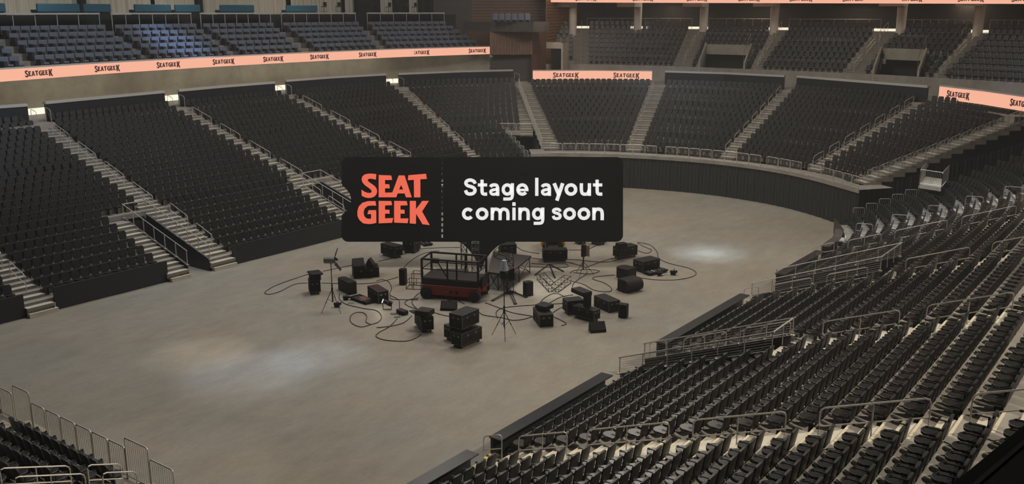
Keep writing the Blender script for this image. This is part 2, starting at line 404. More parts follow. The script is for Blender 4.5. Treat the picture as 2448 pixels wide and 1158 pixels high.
# corner landing (left) and (right)
mb = MB(); mb.prism([(65.3, 50.0, 3.3), (67.1, 47.7, 3.3), (68.2, 48.6, 3.3), (66.4, 50.9, 3.3)], (0, 0, .42)); struct('corner_landing', mb, M['stair'])
mb = MB(); LDR = [onz(2198, 441, 3.36), onz(2250, 449, 3.36), onz(2266, 430, 3.36), onz(2212, 422, 3.36)]; mb.prism([(p.x, p.y, 3.12) for p in LDR], (0, 0, .24)); struct('corner_landing', mb, M['stair'])
# ---------------------------------------------------------------- barrier walls on the floor
def wallbox(P, z0, z1, th, name, m, capw=0, label=None):
    mb = MB()
    for i in range(len(P) - 1):
        a = Vector(P[i]); b_ = Vector(P[i + 1]); d = (b_ - a).normalized(); n = Vector((-d.y, d.x)) * th
        mb.mi = 0; mb.prism([(a.x, a.y, z0), (b_.x, b_.y, z0), (b_.x + n.x, b_.y + n.y, z0), (a.x + n.x, a.y + n.y, z0)], (0, 0, z1 - z0))
        if capw:
            mb.mi = 1; c = n.normalized() * capw; o_ = n.normalized() * -.06
            mb.prism([(a.x + o_.x, a.y + o_.y, z1), (b_.x + o_.x, b_.y + o_.y, z1), (b_.x + c.x, b_.y + c.y, z1), (a.x + c.x, a.y + c.y, z1)], (0, 0, .04))
    return link(name, mb.mesh(name, [m, M['cap']]), None, label, None, None, 'structure')
for x0, x1 in ((10, 20.17), (21.63, 27.79), (32.0, 40.9), (45.1, 51.8), (53.2, 57.0)): wallbox([(x0, 43.55), (x1, 43.55)], 0, 1.13, .12, 'barrier_wall', M['wallp'])
wallbox([(58.4, 43.2), (60.9, 41.6)], 0, 1.13, .1, 'barrier_wall', M['wallp'])
for P in ([(20.1, 16.62), (16.5, 16.62), (14.4, 17.0), (13.7, 18.2)], [(27.9, 16.62), (21.2, 16.62)], [(40.3, 16.62), (32.0, 16.62)], [(50.6, 16.62), (44.6, 16.62)], [(56.6, 17.5), (54.2, 16.9), (51.7, 16.75)]):
    wallbox(P, 0, 1.13, .1, 'barrier_wall', M['wallp'], capw=.42)
wallbox([(60.3, 18.85), (57.5, 17.5)], 0, 1.0, .1, 'barrier_wall', M['wallp'])
wallbox([(13.6, 18.4), (13.6, 36)], 0, .6, -.1, 'barrier_wall', M['concrete'])
# floor steps in front of the aisles
def fsteps(x0, x1, side):
    mb = MB(); s_ = 1 if side == 'L' else -1
    for i, (y, z) in enumerate(((43.22, .2), (43.48, .4))):
        yy = y if side == 'L' else 60.1 - y; ye = 43.78 if side == 'L' else 60.1 - 43.78
        mb.mi = 0; mb.prism([(x0, yy, 0), (x1, yy, 0), (x1, ye, 0), (x0, ye, 0)], (0, 0, z))
        mb.mi = 1; mb.prism([(x0, yy - s_ * .01, z - .02), (x1, yy - s_ * .01, z - .02), (x1, yy + s_ * .05, z - .02), (x0, yy + s_ * .05, z - .02)], (0, 0, .026))
    struct('aisle_stairs', mb, [M['stair'], M['nosing']])
for a_ in ((20.2, 21.6), (27.8, 28.93), (30.5, 32.0), (40.95, 42.2), (44.05, 45.1), (51.8, 53.2), (57.1, 58.4)): fsteps(*a_, 'L')
for a_ in ((20.1, 21.2), (31.1, 32.0), (40.3, 41.4), (50.6, 51.7)): fsteps(*a_, 'R')
for P in (onz(1175, 1092, .62), onz(2003, 558, .62)):
    mb = MB(); mb.box((P.x, P.y, P.z), (.5, .3, .02)); struct('step_marking', mb, M['yellow_tread'])
# ---------------------------------------------------------------- tunnels (vomitories)
TZ = {'L': (.66, 2.50), 'R': (.74, 2.95)}
def tunnel(xa, xb, side, dark='wallp'):
    ff = (lambda p: p) if side == 'L' else (lambda p: (p[0], 60.1 - p[1]))
    mb = MB()
    for x, s_ in ((xa, 1), (xb, -1)):
        a = ff((x, 43.55)); b_ = ff((x, 49.25)); t = .07 * s_
        zf_, zb_ = TZ[side]; poly = [(a[0], a[1], 0), (b_[0], b_[1], 0), (b_[0], b_[1], zb_), (a[0], a[1], zf_)]
        mb.prism(poly, (t, 0, 0))
    y = ff((0, 49.25))[1]
    mb.prism([(xa, y, 0), (xb, y, 0), (xb, y, 2.2), (xa, y, 2.2)], (0, .05 if side == 'L' else -.05, 0))
    struct('tunnel_wall', mb, M[dark])
tunnel(28.98, 30.42, 'L'); tunnel(42.3, 43.97, 'L'); tunnel(29.05, 31.0, 'R'); tunnel(41.5, 44.65, 'R')
# the terrace riser above each tunnel mouth
# ---------------------------------------------------------------- back walls, concourse, cove
def pxpoly(l, z): return [tuple(onz(x, y, z)[:2]) for x, y in l]
def capwall(P, z0, z1, name='back_wall', capz=.17, m='wallp'):
    mb = MB()
    for i in range(len(P) - 1):
        a = Vector(P[i]); b_ = Vector(P[i + 1]); d = (b_ - a).normalized(); n = Vector((-d.y, d.x)) * .15
        mb.mi = 0; mb.prism([(a.x, a.y, z0), (b_.x, b_.y, z0), (b_.x + n.x, b_.y + n.y, z0), (a.x + n.x, a.y + n.y, z0)], (0, 0, z1 - z0 - capz))
        mb.mi = 1; n2 = n * 2.0; o_ = n * -.3
        mb.prism([(a.x + o_.x, a.y + o_.y, z1 - capz), (b_.x + o_.x, b_.y + o_.y, z1 - capz), (b_.x + n2.x, b_.y + n2.y, z1 - capz), (a.x + n2.x, a.y + n2.y, z1 - capz)], (0, 0, capz))
    struct(name, mb, [M[m], M['capl']])
ZB = 8.38
BW = [pxpoly(l, ZB) for l in ([(-60, 257), (65, 248)], [(108, 243), (250, 230), (393, 217)], [(428, 214), (540, 204), (657, 195)], [(684, 191), (800, 182.5), (923, 176)], [(953, 175), (1100, 169), (1226, 166)])]
for P in BW: capwall(P, 6.9, ZB)
ZBE = 8.42
EW = [pxpoly(l, ZBE) for l in ([(1275, 167), (1420, 166), (1560, 168)], [(1590, 169), (1730, 173), (1875, 180)], [(1905, 181), (2060, 193), (2218, 205)], [(2247, 204), (2350, 215), (2460, 232)])]
for i in (1, 2): capwall(EW[i], 7.0, ZBE)
allb = [p for P in BW for p in P]; allb = [allb[i] for i in range(len(allb))]
conL = [(-2, 56.0)] + allb + [(79.5, 55.5)]
tanL = offs(conL, 4.4)
mb = MB(); strip(mb, offs(conL, -.9), tanL, 7.1, 7.1); strip(mb, offs(conL, -.9), offs(conL, -.9), 6.6, 7.1); struct('concourse_floor', mb, M['concrete'])
mb = MB(); strip(mb, tanL, tanL, 7.1, 9.9); struct('wall_left', mb, M['tan'])
def cove(P, z0, z1, d=.03):
    mb = MB(); Q = offs(P, -d); strip(mb, Q, Q, z0, z1)
    o = struct('cove_light_strip', mb, M['strip']); return o
cove(tanL, 7.12, 7.55)
eb = [p for P in EW for p in P]
conE = [(76.5, 55.5)] + eb
FR = [(83.4, 58.5), (86.6, 54.0), (88.4, 46.0), (88.5, 35.5), (88.0, 25.5), (86.2, 18.8), (84.3, 12.5), (82.0, 6.5), (79.5, 1.0)]    # front of the upper far stand
FRD = dense(FR, 5)
mb = MB(); n_ = len(conE)
mb.add([(*p, 7.1) for p in offs(conE, -.8)] + [(*p, 7.1) for p in FRD], [tuple(range(n_)) + tuple(range(n_ + len(FRD) - 1, n_ - 1, -1))]); struct('concourse_floor', mb, M['concrete'])
mb = MB(); strip(mb, offs(conE, -.8), offs(conE, -.8), 6.6, 7.1); struct('concourse_floor', mb, M['concrete'])
mb = MB()
Fw = offs(FRD, -.95)
strip(mb, Fw, Fw, 7.1, 8.62)
struct('wall_far', mb, M['concrete'])
# ================================================================ curve based stands (upper far stand, suites)
def colpt(P, px, y=100):
    """point where the sight line of pixel column px meets plan polyline P"""
    d2 = HD + RT * ((px - CX) / (F * math.cos(PT) - (y - CY) * math.sin(PT)))
    for i in range(len(P) - 1):
        a, b_ = Vector(P[i]), Vector(P[i + 1]); e = b_ - a
        den = d2.x * e.y - d2.y * e.x
        if abs(den) < 1e-9: continue
        s_ = (a.x * d2.y - a.y * d2.x) / den; t = (a.x * e.y - a.y * e.x) / den
        if -1e-6 <= s_ <= 1 + 1e-6 and t > 0: return a + e * s_, i + s_
    return None
def between(P, ia, ib):
    if ia > ib: ia, ib = ib, ia
    f = lambda i: Vector(P[int(i)]).lerp(Vector(P[min(int(i) + 1, len(P) - 1)]), i - int(i))
    out = [f(ia)] + [Vector(P[j]) for j in range(int(ia) + 1, int(math.ceil(ib)))] + [f(ib)]
    return out
def resample(P, n):
    L = [0]
    for i in range(len(P) - 1): L.append(L[-1] + (Vector(P[i + 1]) - Vector(P[i])).length)
    out = []
    for j in range(n):
        s_ = L[-1] * j / (n - 1) if n > 1 else 0; i = 0
        while i < len(L) - 2 and L[i + 1] < s_: i += 1
        t = (s_ - L[i]) / max(1e-9, L[i + 1] - L[i]); out.append(Vector(P[i]).lerp(Vector(P[i + 1]), t))
    return out, L[-1]
def cseg(curve, D, R, z1, j0, j1, a1, b1, a9, b9, nrow, seats=True, steps=False, desc='', kind='arena', pitch=.56, mat_='concrete', skip=None, sgn=1):
    mb = MB()
    for j in range(j0, j1 + 1):
        t = (j - 1) / (nrow - 1); pa = a1 + (a9 - a1) * t; pb = b1 + (b9 - b1) * t; z = z1 + R * (j - 1)
        fr = offs(curve, D * (j - 1) - D * .6); bk = offs(curve, D * (j - 1) + D * .4); md = offs(curve, D * (j - 1)); hf = offs(curve, D * (j - 1) - D * 1.08)
        ok = True; segs = []
        for c in (fr, bk, md, hf):
            A, B = colpt(c, pa), colpt(c, pb)
            if not A or not B: ok = False; break
            segs.append(between(c, A[1], B[1]))
        if not ok: continue
        n = 6; f_, b_, m_, h_ = [resample(s_, n)[0] for s_ in segs]
        for i in range(n - 1):
            mb.mi = 0
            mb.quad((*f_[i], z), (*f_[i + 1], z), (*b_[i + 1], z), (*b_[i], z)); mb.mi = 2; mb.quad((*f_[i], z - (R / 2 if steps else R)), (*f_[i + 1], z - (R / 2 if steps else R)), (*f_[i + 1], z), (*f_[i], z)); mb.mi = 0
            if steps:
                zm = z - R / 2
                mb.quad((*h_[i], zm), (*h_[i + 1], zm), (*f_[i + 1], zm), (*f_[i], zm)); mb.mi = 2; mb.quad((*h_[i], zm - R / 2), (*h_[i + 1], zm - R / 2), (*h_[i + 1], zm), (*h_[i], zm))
                mb.mi = 1
                for e, q, zz in ((f_, b_, z), (h_, f_, zm)):
                    g1 = e[i] + (q[i] - e[i]).normalized() * .07; g2 = e[i + 1] + (q[i + 1] - e[i + 1]).normalized() * .07
                    mb.quad((*e[i], zz + .004), (*e[i + 1], zz + .004), (*g2, zz + .004), (*g1, zz + .004))
        mb.mi = 0
        for e in (0, n - 1): mb.quad((*f_[e], z - 1), (*b_[e], z - 1), (*b_[e], z), (*f_[e], z))
        if seats and not (skip and skip(j)):
            P_, L = resample(segs[2], 2); m = int(L / pitch)
            pts, _ = resample(segs[2], 2 * m + 1)
            for i in range(m):
                p = pts[2 * i + 1]; d = (pts[2 * i + 2] - pts[2 * i]).normalized(); fx = Vector((-d.y, d.x))
                w = Vector((40, 30)) - p
                if fx.dot(w) < 0: fx = -fx
                SEATS.append((p.x, p.y, z, math.atan2(fx.y, fx.x) - PI / 2, j, i, m, desc, kind, None))
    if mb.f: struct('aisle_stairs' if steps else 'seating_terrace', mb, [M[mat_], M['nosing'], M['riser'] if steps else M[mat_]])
# ---- upper far stand
FD, FRr, FZ = .85, .46, 8.45
FSEC = [(1330, 1374, 1322, 1372, 2, 9, 'upper far stand, strip beside the wood wall'), (1407, 1612, 1407, 1648, 1, 9, 'upper far stand, leftmost wide block'), (1650, 1806, 1692, 1846, 5, 9, 'upper far stand, block over the left tunnel'),
        (1824, 2020, 1886, 2092, 1, 9, 'upper far stand, middle block'), (2066, 2240, 2150, 2318, 5, 9, 'upper far stand, block over the right tunnel'), (2264, 2480, 2368, 2600, 1, 9, 'upper far stand, right edge block')]
for a1, b1, a9, b9, j0, j1, ds in FSEC: cseg(FRD, FD, FRr, FZ, j0, j1, a1, b1, a9, b9, 9, desc=ds)
for a1, b1, a9, b9, j0, j1, ds in ((1650, 1672, 1692, 1712, 1, 4, 'left of the left tunnel'), (1780, 1806, 1822, 1846, 1, 4, 'right of the left tunnel'), (2066, 2092, 2150, 2172, 1, 4, 'left of the right tunnel'), (2200, 2240, 2275, 2318, 1, 4, 'right of the right tunnel')):
    cseg(FRD, FD, FRr, FZ, j0, j1, a1, b1, a9, b9, 9, desc='upper far stand, seats ' + ds)
for a1, b1, a9, b9 in ((1374, 1407, 1372, 1407), (1612, 1650, 1648, 1692), (1806, 1824, 1846, 1886), (2020, 2066, 2092, 2150), (2240, 2264, 2318, 2368)): cseg(FRD, FD, FRr, FZ, 1, 9, a1, b1, a9, b9, 9, seats=False, steps=True, mat_='stair')
# tunnels of the upper far stand
def ftunnel(a, b_):
    mb = MB(); c0 = offs(FRD, -.95); c4 = offs(FRD, FD * 4 - .6)
    A, B = colpt(c0, a)[0], colpt(c0, b_)[0]; A4, B4 = colpt(c4, a + 14)[0], colpt(c4, b_ + 14)[0]
    mb.mi = 0
    for P, Q in ((A, A4), (B, B4)): # tan cheeks stepping up with the rows
        d = (B - A).normalized() * .18
        mb.prism([(P.x, P.y, 7.1), (Q.x, Q.y, 7.1), (Q.x, Q.y, 10.9), (P.x, P.y, 9.2)], (d.x, d.y, 0))
    mb.prism([(A4.x, A4.y, 9.75), (B4.x, B4.y, 9.75), (B4.x, B4.y, 10.75), (A4.x, A4.y, 10.75)], (.25, .1, 0))
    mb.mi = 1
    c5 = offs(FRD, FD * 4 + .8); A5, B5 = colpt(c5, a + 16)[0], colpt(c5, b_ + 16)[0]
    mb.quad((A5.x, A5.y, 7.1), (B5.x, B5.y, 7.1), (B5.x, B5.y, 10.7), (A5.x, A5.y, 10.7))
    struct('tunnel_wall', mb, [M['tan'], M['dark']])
    t = MB(); t.tube([(A.x, A.y, 10.3), (A4.x, A4.y, 11.9), (B4.x, B4.y, 11.9), (B.x, B.y, 10.3)], .03)
    for p, z0, z1 in ((A, 9.2, 10.3), (A4, 10.8, 11.9), (B4, 10.8, 11.9), (B, 9.2, 10.3)): t.cyl((p.x, p.y, z0), (p.x, p.y, z1), .025, 6)
    link('tunnel_guard_rail', t.mesh('tunnel_guard_rail', M['steeld']), None, 'guard rail around the upper far stand tunnel at the %s' % ('left' if a < 1900 else 'right'), 'railing')
ftunnel(1672, 1780); ftunnel(2092, 2200)
# back of the upper far stand: cove, dark wall, top ledge
fb = offs(FRD, FD * 8 + 1.6)
mb = MB(); strip(mb, offs(FRD, FD * 8 + .3), fb, FZ + FRr * 8, FZ + FRr * 8)
struct('concourse_floor', mb, M['concrete'])
mb = MB(); Fb2 = offs(fb, 1.6); strip(mb, Fb2, Fb2, 11, 19); struct('wall_far', mb, M['darkb'])
def covepx(a, b_):
    A, B = colpt(fb, a), colpt(fb, b_)
    P = between(fb, A[1], B[1]); mb = MB(); z = FZ + FRr * 8; strip(mb, P, P, z + .03, z + .28); struct('cove_light_strip', mb, M['strip'])
for a, b_ in ((1376, 1408), (1506, 1556), (1640, 1700), (1836, 1890), (2080, 2150), (2318, 2372)): covepx(a, b_)
# glass rails behind the top row
GL = []
def toprail(a, b_, label):
    c = offs(FRD, FD * 8 + .9); A, B = colpt(c, a), colpt(c, b_); P = [tuple(p) for p in between(c, A[1], B[1])]; z = FZ + FRr * 8
    r = thing('glass_rail', label, 'railing', loc=(P[0][0], P[0][1], z)); o = Vector((P[0][0], P[0][1], z))
    mb = MB(); mb.tube([Vector((*p, z + 1.15)) - o for p in P], .03); part('top_rail', mb, M['steel'], r)
    pts, L = resample([Vector(p) for p in P], max(2, int(3.0 and (len(P) + 3))))
    for p in pts: 
        mb = MB(); mb.cyl(Vector((p.x, p.y, z)) - o, Vector((p.x, p.y, z + 1.14)) - o, .02, 6); part('post', mb, M['steel'], r)
for a, b_, w in ((1403, 1652, 'leftmost wide block'), (1692, 1840, 'block over the left tunnel'), (1884, 2102, 'middle block'), (2160, 2318, 'block over the right tunnel'), (2362, 2500, 'right edge block')):
    toprail(a, b_, 'thin steel rail with posts behind the top row of the ' + w)
# columns
COLS = []
for i, px in enumerate((1369, 1523, 1680, 1848, 2150, 2334)):
    c = offs(FRD, FD * 7.6 if i else FD * 6.6); A = colpt(c, px)
    if not A: continue
    p = A[0]; COLS.append(p); z0 = FZ + FRr * (6.5 if i else 5.5)
    mb = MB(); mb.tube([(p.x, p.y, z0), (p.x, p.y, 17)], [.42, .46], 24)
    mb.box((p.x - .9, p.y + .6, 15.2 - .45), (1.6, 2.2, .5))
    o = link('column', mb.mesh('column', M['column'], False), None, None, None, None, 'structure')
# ================================================================ LED ribbons
GL_ = dict(
 S=[[(580,275),(575,338),(540,331),(510,326),(488,331),(480,344),(487,357),(512,376),(560,410),(583,442),(590,472),(582,505),(560,532),(522,547),(490,550),(450,543),(412,523),(410,455),(442,476),(475,489),(502,492),(521,487),(528,474),(520,456),(492,433),(450,403),(421,370),(411,335),(421,300),(451,277),(500,269),(540,270)]],
 E=[[(608,285),(752,290),(762,342),(680,342),(680,390),(730,392),(735,438),(680,438),(680,488),(765,486),(762,541),(608,541)]],
 A=[[(838,290),(905,290),(988,542),(922,542),(906,497),(826,497),(810,541),(745,541)],[(865,400),(890,452),(842,452)]],
 T=[[(950,288),(1152,270),(1162,330),(1087,334),(1087,542),(1015,542),(1013,340),(943,345)]],
 G=[[(570,585),(578,638),(530,636),(482,642),(447,670),(433,715),(441,758),(466,784),(500,790),(521,786),(521,736),(478,734),(492,690),(578,690),(580,836),(540,846),(490,850),(430,842),(387,805),(364,757),(363,700),(381,645),(421,605),(482,586)]],
 F1=[[(608,583),(752,585),(762,632),(680,636),(680,685),(730,685),(734,730),(680,730),(680,785),(774,780),(762,835),(608,842)]],
 F2=[[(786,583),(930,585),(940,634),(858,636),(858,685),(903,685),(907,730),(858,730),(858,785),(950,785),(940,840),(786,833)]],
 K=[[(966,583),(1036,583),(1036,680),(1110,583),(1185,583),(1107,705),(1195,862),(1112,852),(1038,730),(1036,848),(966,842)]])
def flat_curve_mesh(polys, ext, m, name):
    cu = bpy.data.curves.new(name, 'CURVE'); cu.dimensions = '2D'; cu.fill_mode = 'BOTH'; cu.extrude = ext
    for P in polys:
        sp = cu.splines.new('POLY'); sp.points.add(len(P) - 1)
        for i, p in enumerate(P): sp.points[i].co = (p[0], p[1], 0, 1)
        sp.use_cyclic_u = True
    o = bpy.data.objects.new(name, cu); me = bpy.data.meshes.new_from_object(o); me.name = name
    bpy.data.objects.remove(o); me.materials.append(m); return me
def glyph(k, x, y, w, h):     # placed with bbox lower-left x,y
    P = GL_[k]; xs = [p[0] for q in P for p in q]; ys = [p[1] for q in P for p in q]; a, b_, c, d = min(xs), max(xs), min(ys), max(ys)
    return [[(x + (p[0] - a) / (b_ - a) * w, y + (d - p[1]) / (d - c) * h) for p in q] for q in P]
def wordmark(H=1.0):    # one-line SEATGEEK, returns polys centred on x, cap height about H
    L = []; x = 0
    for k, w, h, y in (('S', .48, 1.0, -.08), ('E', .42, .72, .06), ('A', .52, .72, .06), ('T', .50, .74, .08), ('G', .54, .74, .04), ('F1', .42, .70, .06), ('F2', .42, .70, .06), ('K', .62, 1.06, -.18)):
        L += glyph(k, x, y, w * 1.1, h); x += w * 1.1 + (.14 if k == 'F2' else .065)
    W = x - .065
    return [[((p[0] - W / 2) * H, (p[1] - .4) * H) for p in q] for q in L]
def ribbon(P, z0, z1, zslope, texts, H, label, cap=True, capw=.3):
    """P plan polyline; texts list of pixel columns"""
    o = Vector((P[0][0], P[0][1], z0)); r = thing('led_ribbon_board', label, 'led board', loc=o)
    n = len(P); zf = lambda i: zslope * i / (n - 1)
    mb = MB()
    for i in range(n - 1):
        a, b_ = Vector(P[i]), Vector(P[i + 1]); d = (b_ - a).normalized(); t = Vector((-d.y, d.x)) * .12
        A0, B0 = z0 + zf(i), z0 + zf(i + 1); h = z1 - z0
        vs = [Vector((*a, A0)), Vector((*b_, B0)), Vector((*b_, B0 + h)), Vector((*a, A0 + h)), Vector((*(a + t), A0)), Vector((*(b_ + t), B0)), Vector((*(b_ + t), B0 + h)), Vector((*(a + t), A0 + h))]
        mb.add([v - o for v in vs], [(0, 1, 2, 3), (5, 4, 7, 6), (4, 5, 1, 0), (3, 2, 6, 7)] + ([(4, 0, 3, 7)] if i == 0 else []) + ([(1, 5, 6, 2)] if i == n - 2 else []))
    part('screen', mb, M['led'], r)
    if cap:
        mb = MB()
        for i in range(n - 1):
            a, b_ = Vector(P[i]), Vector(P[i + 1]); d = (b_ - a).normalized(); t = Vector((-d.y, d.x)) * capw; u = Vector((-d.y, d.x)) * -.03
            zz = z1 + .012
            mb.prism([Vector((a.x + u.x, a.y + u.y, zz)) - o, Vector((b_.x + u.x, b_.y + u.y, zz)) - o, Vector((b_.x + t.x, b_.y + t.y, zz)) - o, Vector((a.x + t.x, a.y + t.y, zz)) - o], (0, 0, .09))
        part('top_ledge', mb, M['capl'], r)
    for px in texts:
        A = colpt(P, px)
        if not A: continue
        p, s_ = A; i = min(int(s_), n - 2); d = (Vector(P[i + 1]) - Vector(P[i])).normalized()
        # readers stand inside the bowl: text runs left to right along +d
        me = flat_curve_mesh(wordmark(H), .012, M['ledtxt'], 'lettering')
        q = link('lettering', me, r)
        q.matrix_local = Matrix(((d.x, 0, d.y, p.x - o.x + d.y * .02), (d.y, 0, -d.x, p.y - o.y - d.x * .02), (0, 1, 0, (z1 - z0) * .5 + zf(s_)), (0, 0, 0, 1)))
    return r
RL = dense([(14.0, 56.9), (28.2, 60.3), (38.2, 62.6), (49.9, 63.6), (64.3, 63.3), (72.5, 61.6), (77.4, 60.2)], 4)
ribbon(RL, 9.80, 10.52, 0, (84, 250, 398, 531, 651, 762, 878, 1004, 1141), .44, 'long curved peach LED ribbon along the upper left tier front')
ribbon([tuple(onz(x, y, 8.40)[:2]) for x, y in ((1274, 170), (1420, 169.5), (1559, 171))], 7.58, 8.40, 0, (1354, 1500), .52, 'short peach LED board above the first far end seating block')
ribbon([tuple(onz(x, y, 8.40)[:2]) for x, y in ((2246, 207), (2350, 219), (2470, 236))], 7.48, 8.40, 0, (2305, 2462), .52, 'peach LED board at the right edge above black seats')
c = offs(FRD, 1.5); HR = []
for px in range(1316, 2461, 60):
    A = colpt(c, px)
    if A: HR.append(tuple(A[0]))
A = colpt(c, 2470); HR.append(tuple(A[0]))
a_, b_ = Vector(HR[0]), Vector(HR[-1])
zA = CAMZ + (YH - 6.0) * a_.dot(Vector(HD[:2])) / 2316.; zB = CAMZ + (YH - 10.5) * b_.dot(Vector(HD[:2])) / 2316.
ribbon(HR, zA, zA + .75, zB - zA, (1399, 1534, 1662, 1785, 1908, 2035, 2167, 2310, 2440), .46, 'high peach LED ribbon across the top right edge', cap=False)
# underside of the upper deck above the high ribbon
mb = MB(); c3 = offs(c, .3); c4 = offs(c, 10); strip(mb, c3, c4, zA + .4, zA + .9); struct('ceiling', mb, M['darkb'])
# ================================================================ suite level on the left
mb = MB(); RLo = offs(RL, .15); strip(mb, RLo, offs(RL, 6.5), 9.9, 9.9); strip(mb, offs(RL, .13), offs(RL, .13), 9.8, 10.5); struct('suite_floor', mb, M['tan'])
SZ, SD, SR = 10.38, .92, .455
SSEC = [(-60, 50, -150, -10, 'suite seats at the far left edge'), (85, 342, 12, 262, 'suite seats, left dim block'), (360, 548, 284, 478, 'suite seats, brightly lit blue block'), (575, 718, 493, 662, 'suite seats, third block'), (754, 905, 684, 864, 'suite seats, fourth block'), (927, 1144, 885, 1070, 'suite seats, block nearest the wood corner')]
SC = offs(RL, 1.1)
for i, (a1, b1, a5, b5, ds) in enumerate(SSEC):
    cseg(SC, SD, SR, SZ, 1, 5, a1, b1, a5, b5, 5, desc=ds, kind='suite', pitch=.76, mat_='suitefl')
for i in range(len(SSEC) - 1):
    cseg(SC, SD, SR, SZ, 1, 5, SSEC[i][1], SSEC[i + 1][0], SSEC[i][3], SSEC[i + 1][2], 5, seats=False, steps=True, mat_='tan')
cseg(SC, SD, SR, SZ, 1, 5, 1144, 1166, 1070, 1100, 5, seats=False, steps=True, mat_='tan')
# glass barrier with a pale cap behind the suite seats
SB = offs(SC, SD * 4 + .75)
for a, b_, w in ((-80, 243, 'left dim suite block'), (273, 461, 'brightly lit blue suite block'), (484, 650, 'third suite block'), (676, 852, 'fourth suite block'), (880, 1063, 'suite block nearest the corner')):
    A, B = colpt(SB, max(a, -75)), colpt(SB, b_)
    if not A: continue
    P = [Vector(p) for p in between(SB, A[1], B[1])]; P, L = resample(P, 7); o = Vector((*P[0], 12.3))
    r = thing('glass_barrier', 'glass barrier with pale top rail behind the ' + w, 'railing', loc=o)
    mb = MB()
    for i in range(6):
        d = (P[i + 1] - P[i]).normalized(); n = Vector((-d.y, d.x)) * .10
        mb.prism([Vector((P[i].x - n.x, P[i].y - n.y, 13.80)) - o, Vector((P[i + 1].x - n.x, P[i + 1].y - n.y, 13.80)) - o, Vector((P[i + 1].x + n.x, P[i + 1].y + n.y, 13.80)) - o, Vector((P[i].x + n.x, P[i].y + n.y, 13.80)) - o], (0, 0, .12))
    part('top_rail', mb, M['capl'], r)
    mb = MB()
    for i in range(6): mb.quad(Vector((*P[i], 12.3)) - o, Vector((*P[i + 1], 12.3)) - o, Vector((*P[i + 1], 13.8)) - o, Vector((*P[i], 13.8)) - o)
    part('glass_pane', mb, M['glass'], r)
    for p in P:
        mb = MB(); mb.cyl(Vector((*p, 12.25)) - o, Vector((*p, 13.8)) - o, .03, 6); part('post', mb, M['capl'], r)
S2 = offs(SC, SD * 4 + .5); S3 = offs(SC, SD * 4 + 2.6); S4 = offs(SC, SD * 4 + 6.0)
mb = MB(); strip(mb, S2, S4, 12.25, 12.25); strip(mb, offs(SC, SD * 4 + 1.9), offs(SC, SD * 4 + 1.9), 12.25, 13.72); strip(mb, offs(SC, SD * 4 + 1.9), S4, 13.72, 13.72); struct('lounge_floor', mb, M['dark'])
mb = MB(); strip(mb, offs(SC, SD * 4 + 6.4), offs(SC, SD * 4 + 6.4), 12, 18); strip(mb, offs(SC, SD*4+1.0), offs(SC, SD*4+6.4), 17.2, 17.2); struct('wall_left', mb, M['dark'])
def curtain(a, b_, off, label):
    c = offs(SC, SD * 4 + off); A, B = colpt(c, a), colpt(c, b_)
    if not A or not B: return
    P = [tuple(p) for p in between(c, A[1], B[1])]
    pts = []; L = 0; per = .5
    for i in range(len(P) - 1):
        p, q = Vector(P[i]), Vector(P[i + 1]); d = q - p; n = Vector((-d.y, d.x)).normalized(); m = max(2, int(d.length / .07))
        for j in range(m):
            s_ = L + d.length * j / m; pts.append(p + d * (j / m) + n * (.09 * math.sin(2 * PI * s_ / per) + .05 * math.sin(2 * PI * s_ / .83)))
        L += d.length
    mb = MB()
    for i in range(len(pts) - 1): mb.quad((*pts[i], 13.75), (*pts[i + 1], 13.75), (*pts[i + 1], 16.8), (*pts[i], 16.8))
    link('curtain', mb.mesh('curtain', M['curtain'], True), None, label, 'curtain')
for k_, (a, b_) in enumerate(((-60, 200), (214, 372), (378, 475), (488, 690), (700, 822), (828, 856), (912, 940), (980, 1003))):
    curtain(a, b_, 5.6, ['pale pleated curtain at the top left corner', 'pale pleated curtain above the brightly lit blue seats', 'pale pleated curtain between teal sofas, second from left', 'pale pleated curtain above the third suite block', 'pale pleated curtain left of the bar stools', 'narrow pale curtain just left of the bar stools', 'narrow pale curtain behind the bar stools', 'narrow pale curtain at the right end of the bar stools'][k_])
def couch(a, b_, label, z=13.72):
    c = offs(SC, SD * 4 + 2.6); A, B = colpt(c, a)[0], colpt(c, b_)[0]; d = (B - A); L = d.length; rz = math.atan2(d.y, d.x)
    r = thing('sofa', label, 'sofa', loc=(A.x, A.y, z), rz=rz)
    mb = MB(); mb.bbox((L / 2, 0, .55), (L, .2, .62), .05); part('backrest', mb, M['teal'], r)
    mb = MB(); mb.bbox((L / 2, .42, .33), (L, .7, .22), .05); part('seat', mb, M['teal'], r)
    mb = MB(); mb.box((L / 2, .35, .11), (L * .96, .7, .22)); part('base', mb, M['dark'], r)
for (a, b_, w) in ((-30, 22, 'teal sofa at the top left corner, cut by the frame'), (97, 198, 'dark teal sofa behind the left dim suite block'), (208, 272, 'green-blue sofa left of the brightly lit block'), (328, 415, 'steel blue sofa above the brightly lit seats'), (424, 484, 'dark teal sofa right of the brightly lit seats'), (531, 612, 'dark teal sofa above the third suite block'), (688, 762, 'teal blue sofa nearest the bar stools')): couch(a, b_, w)
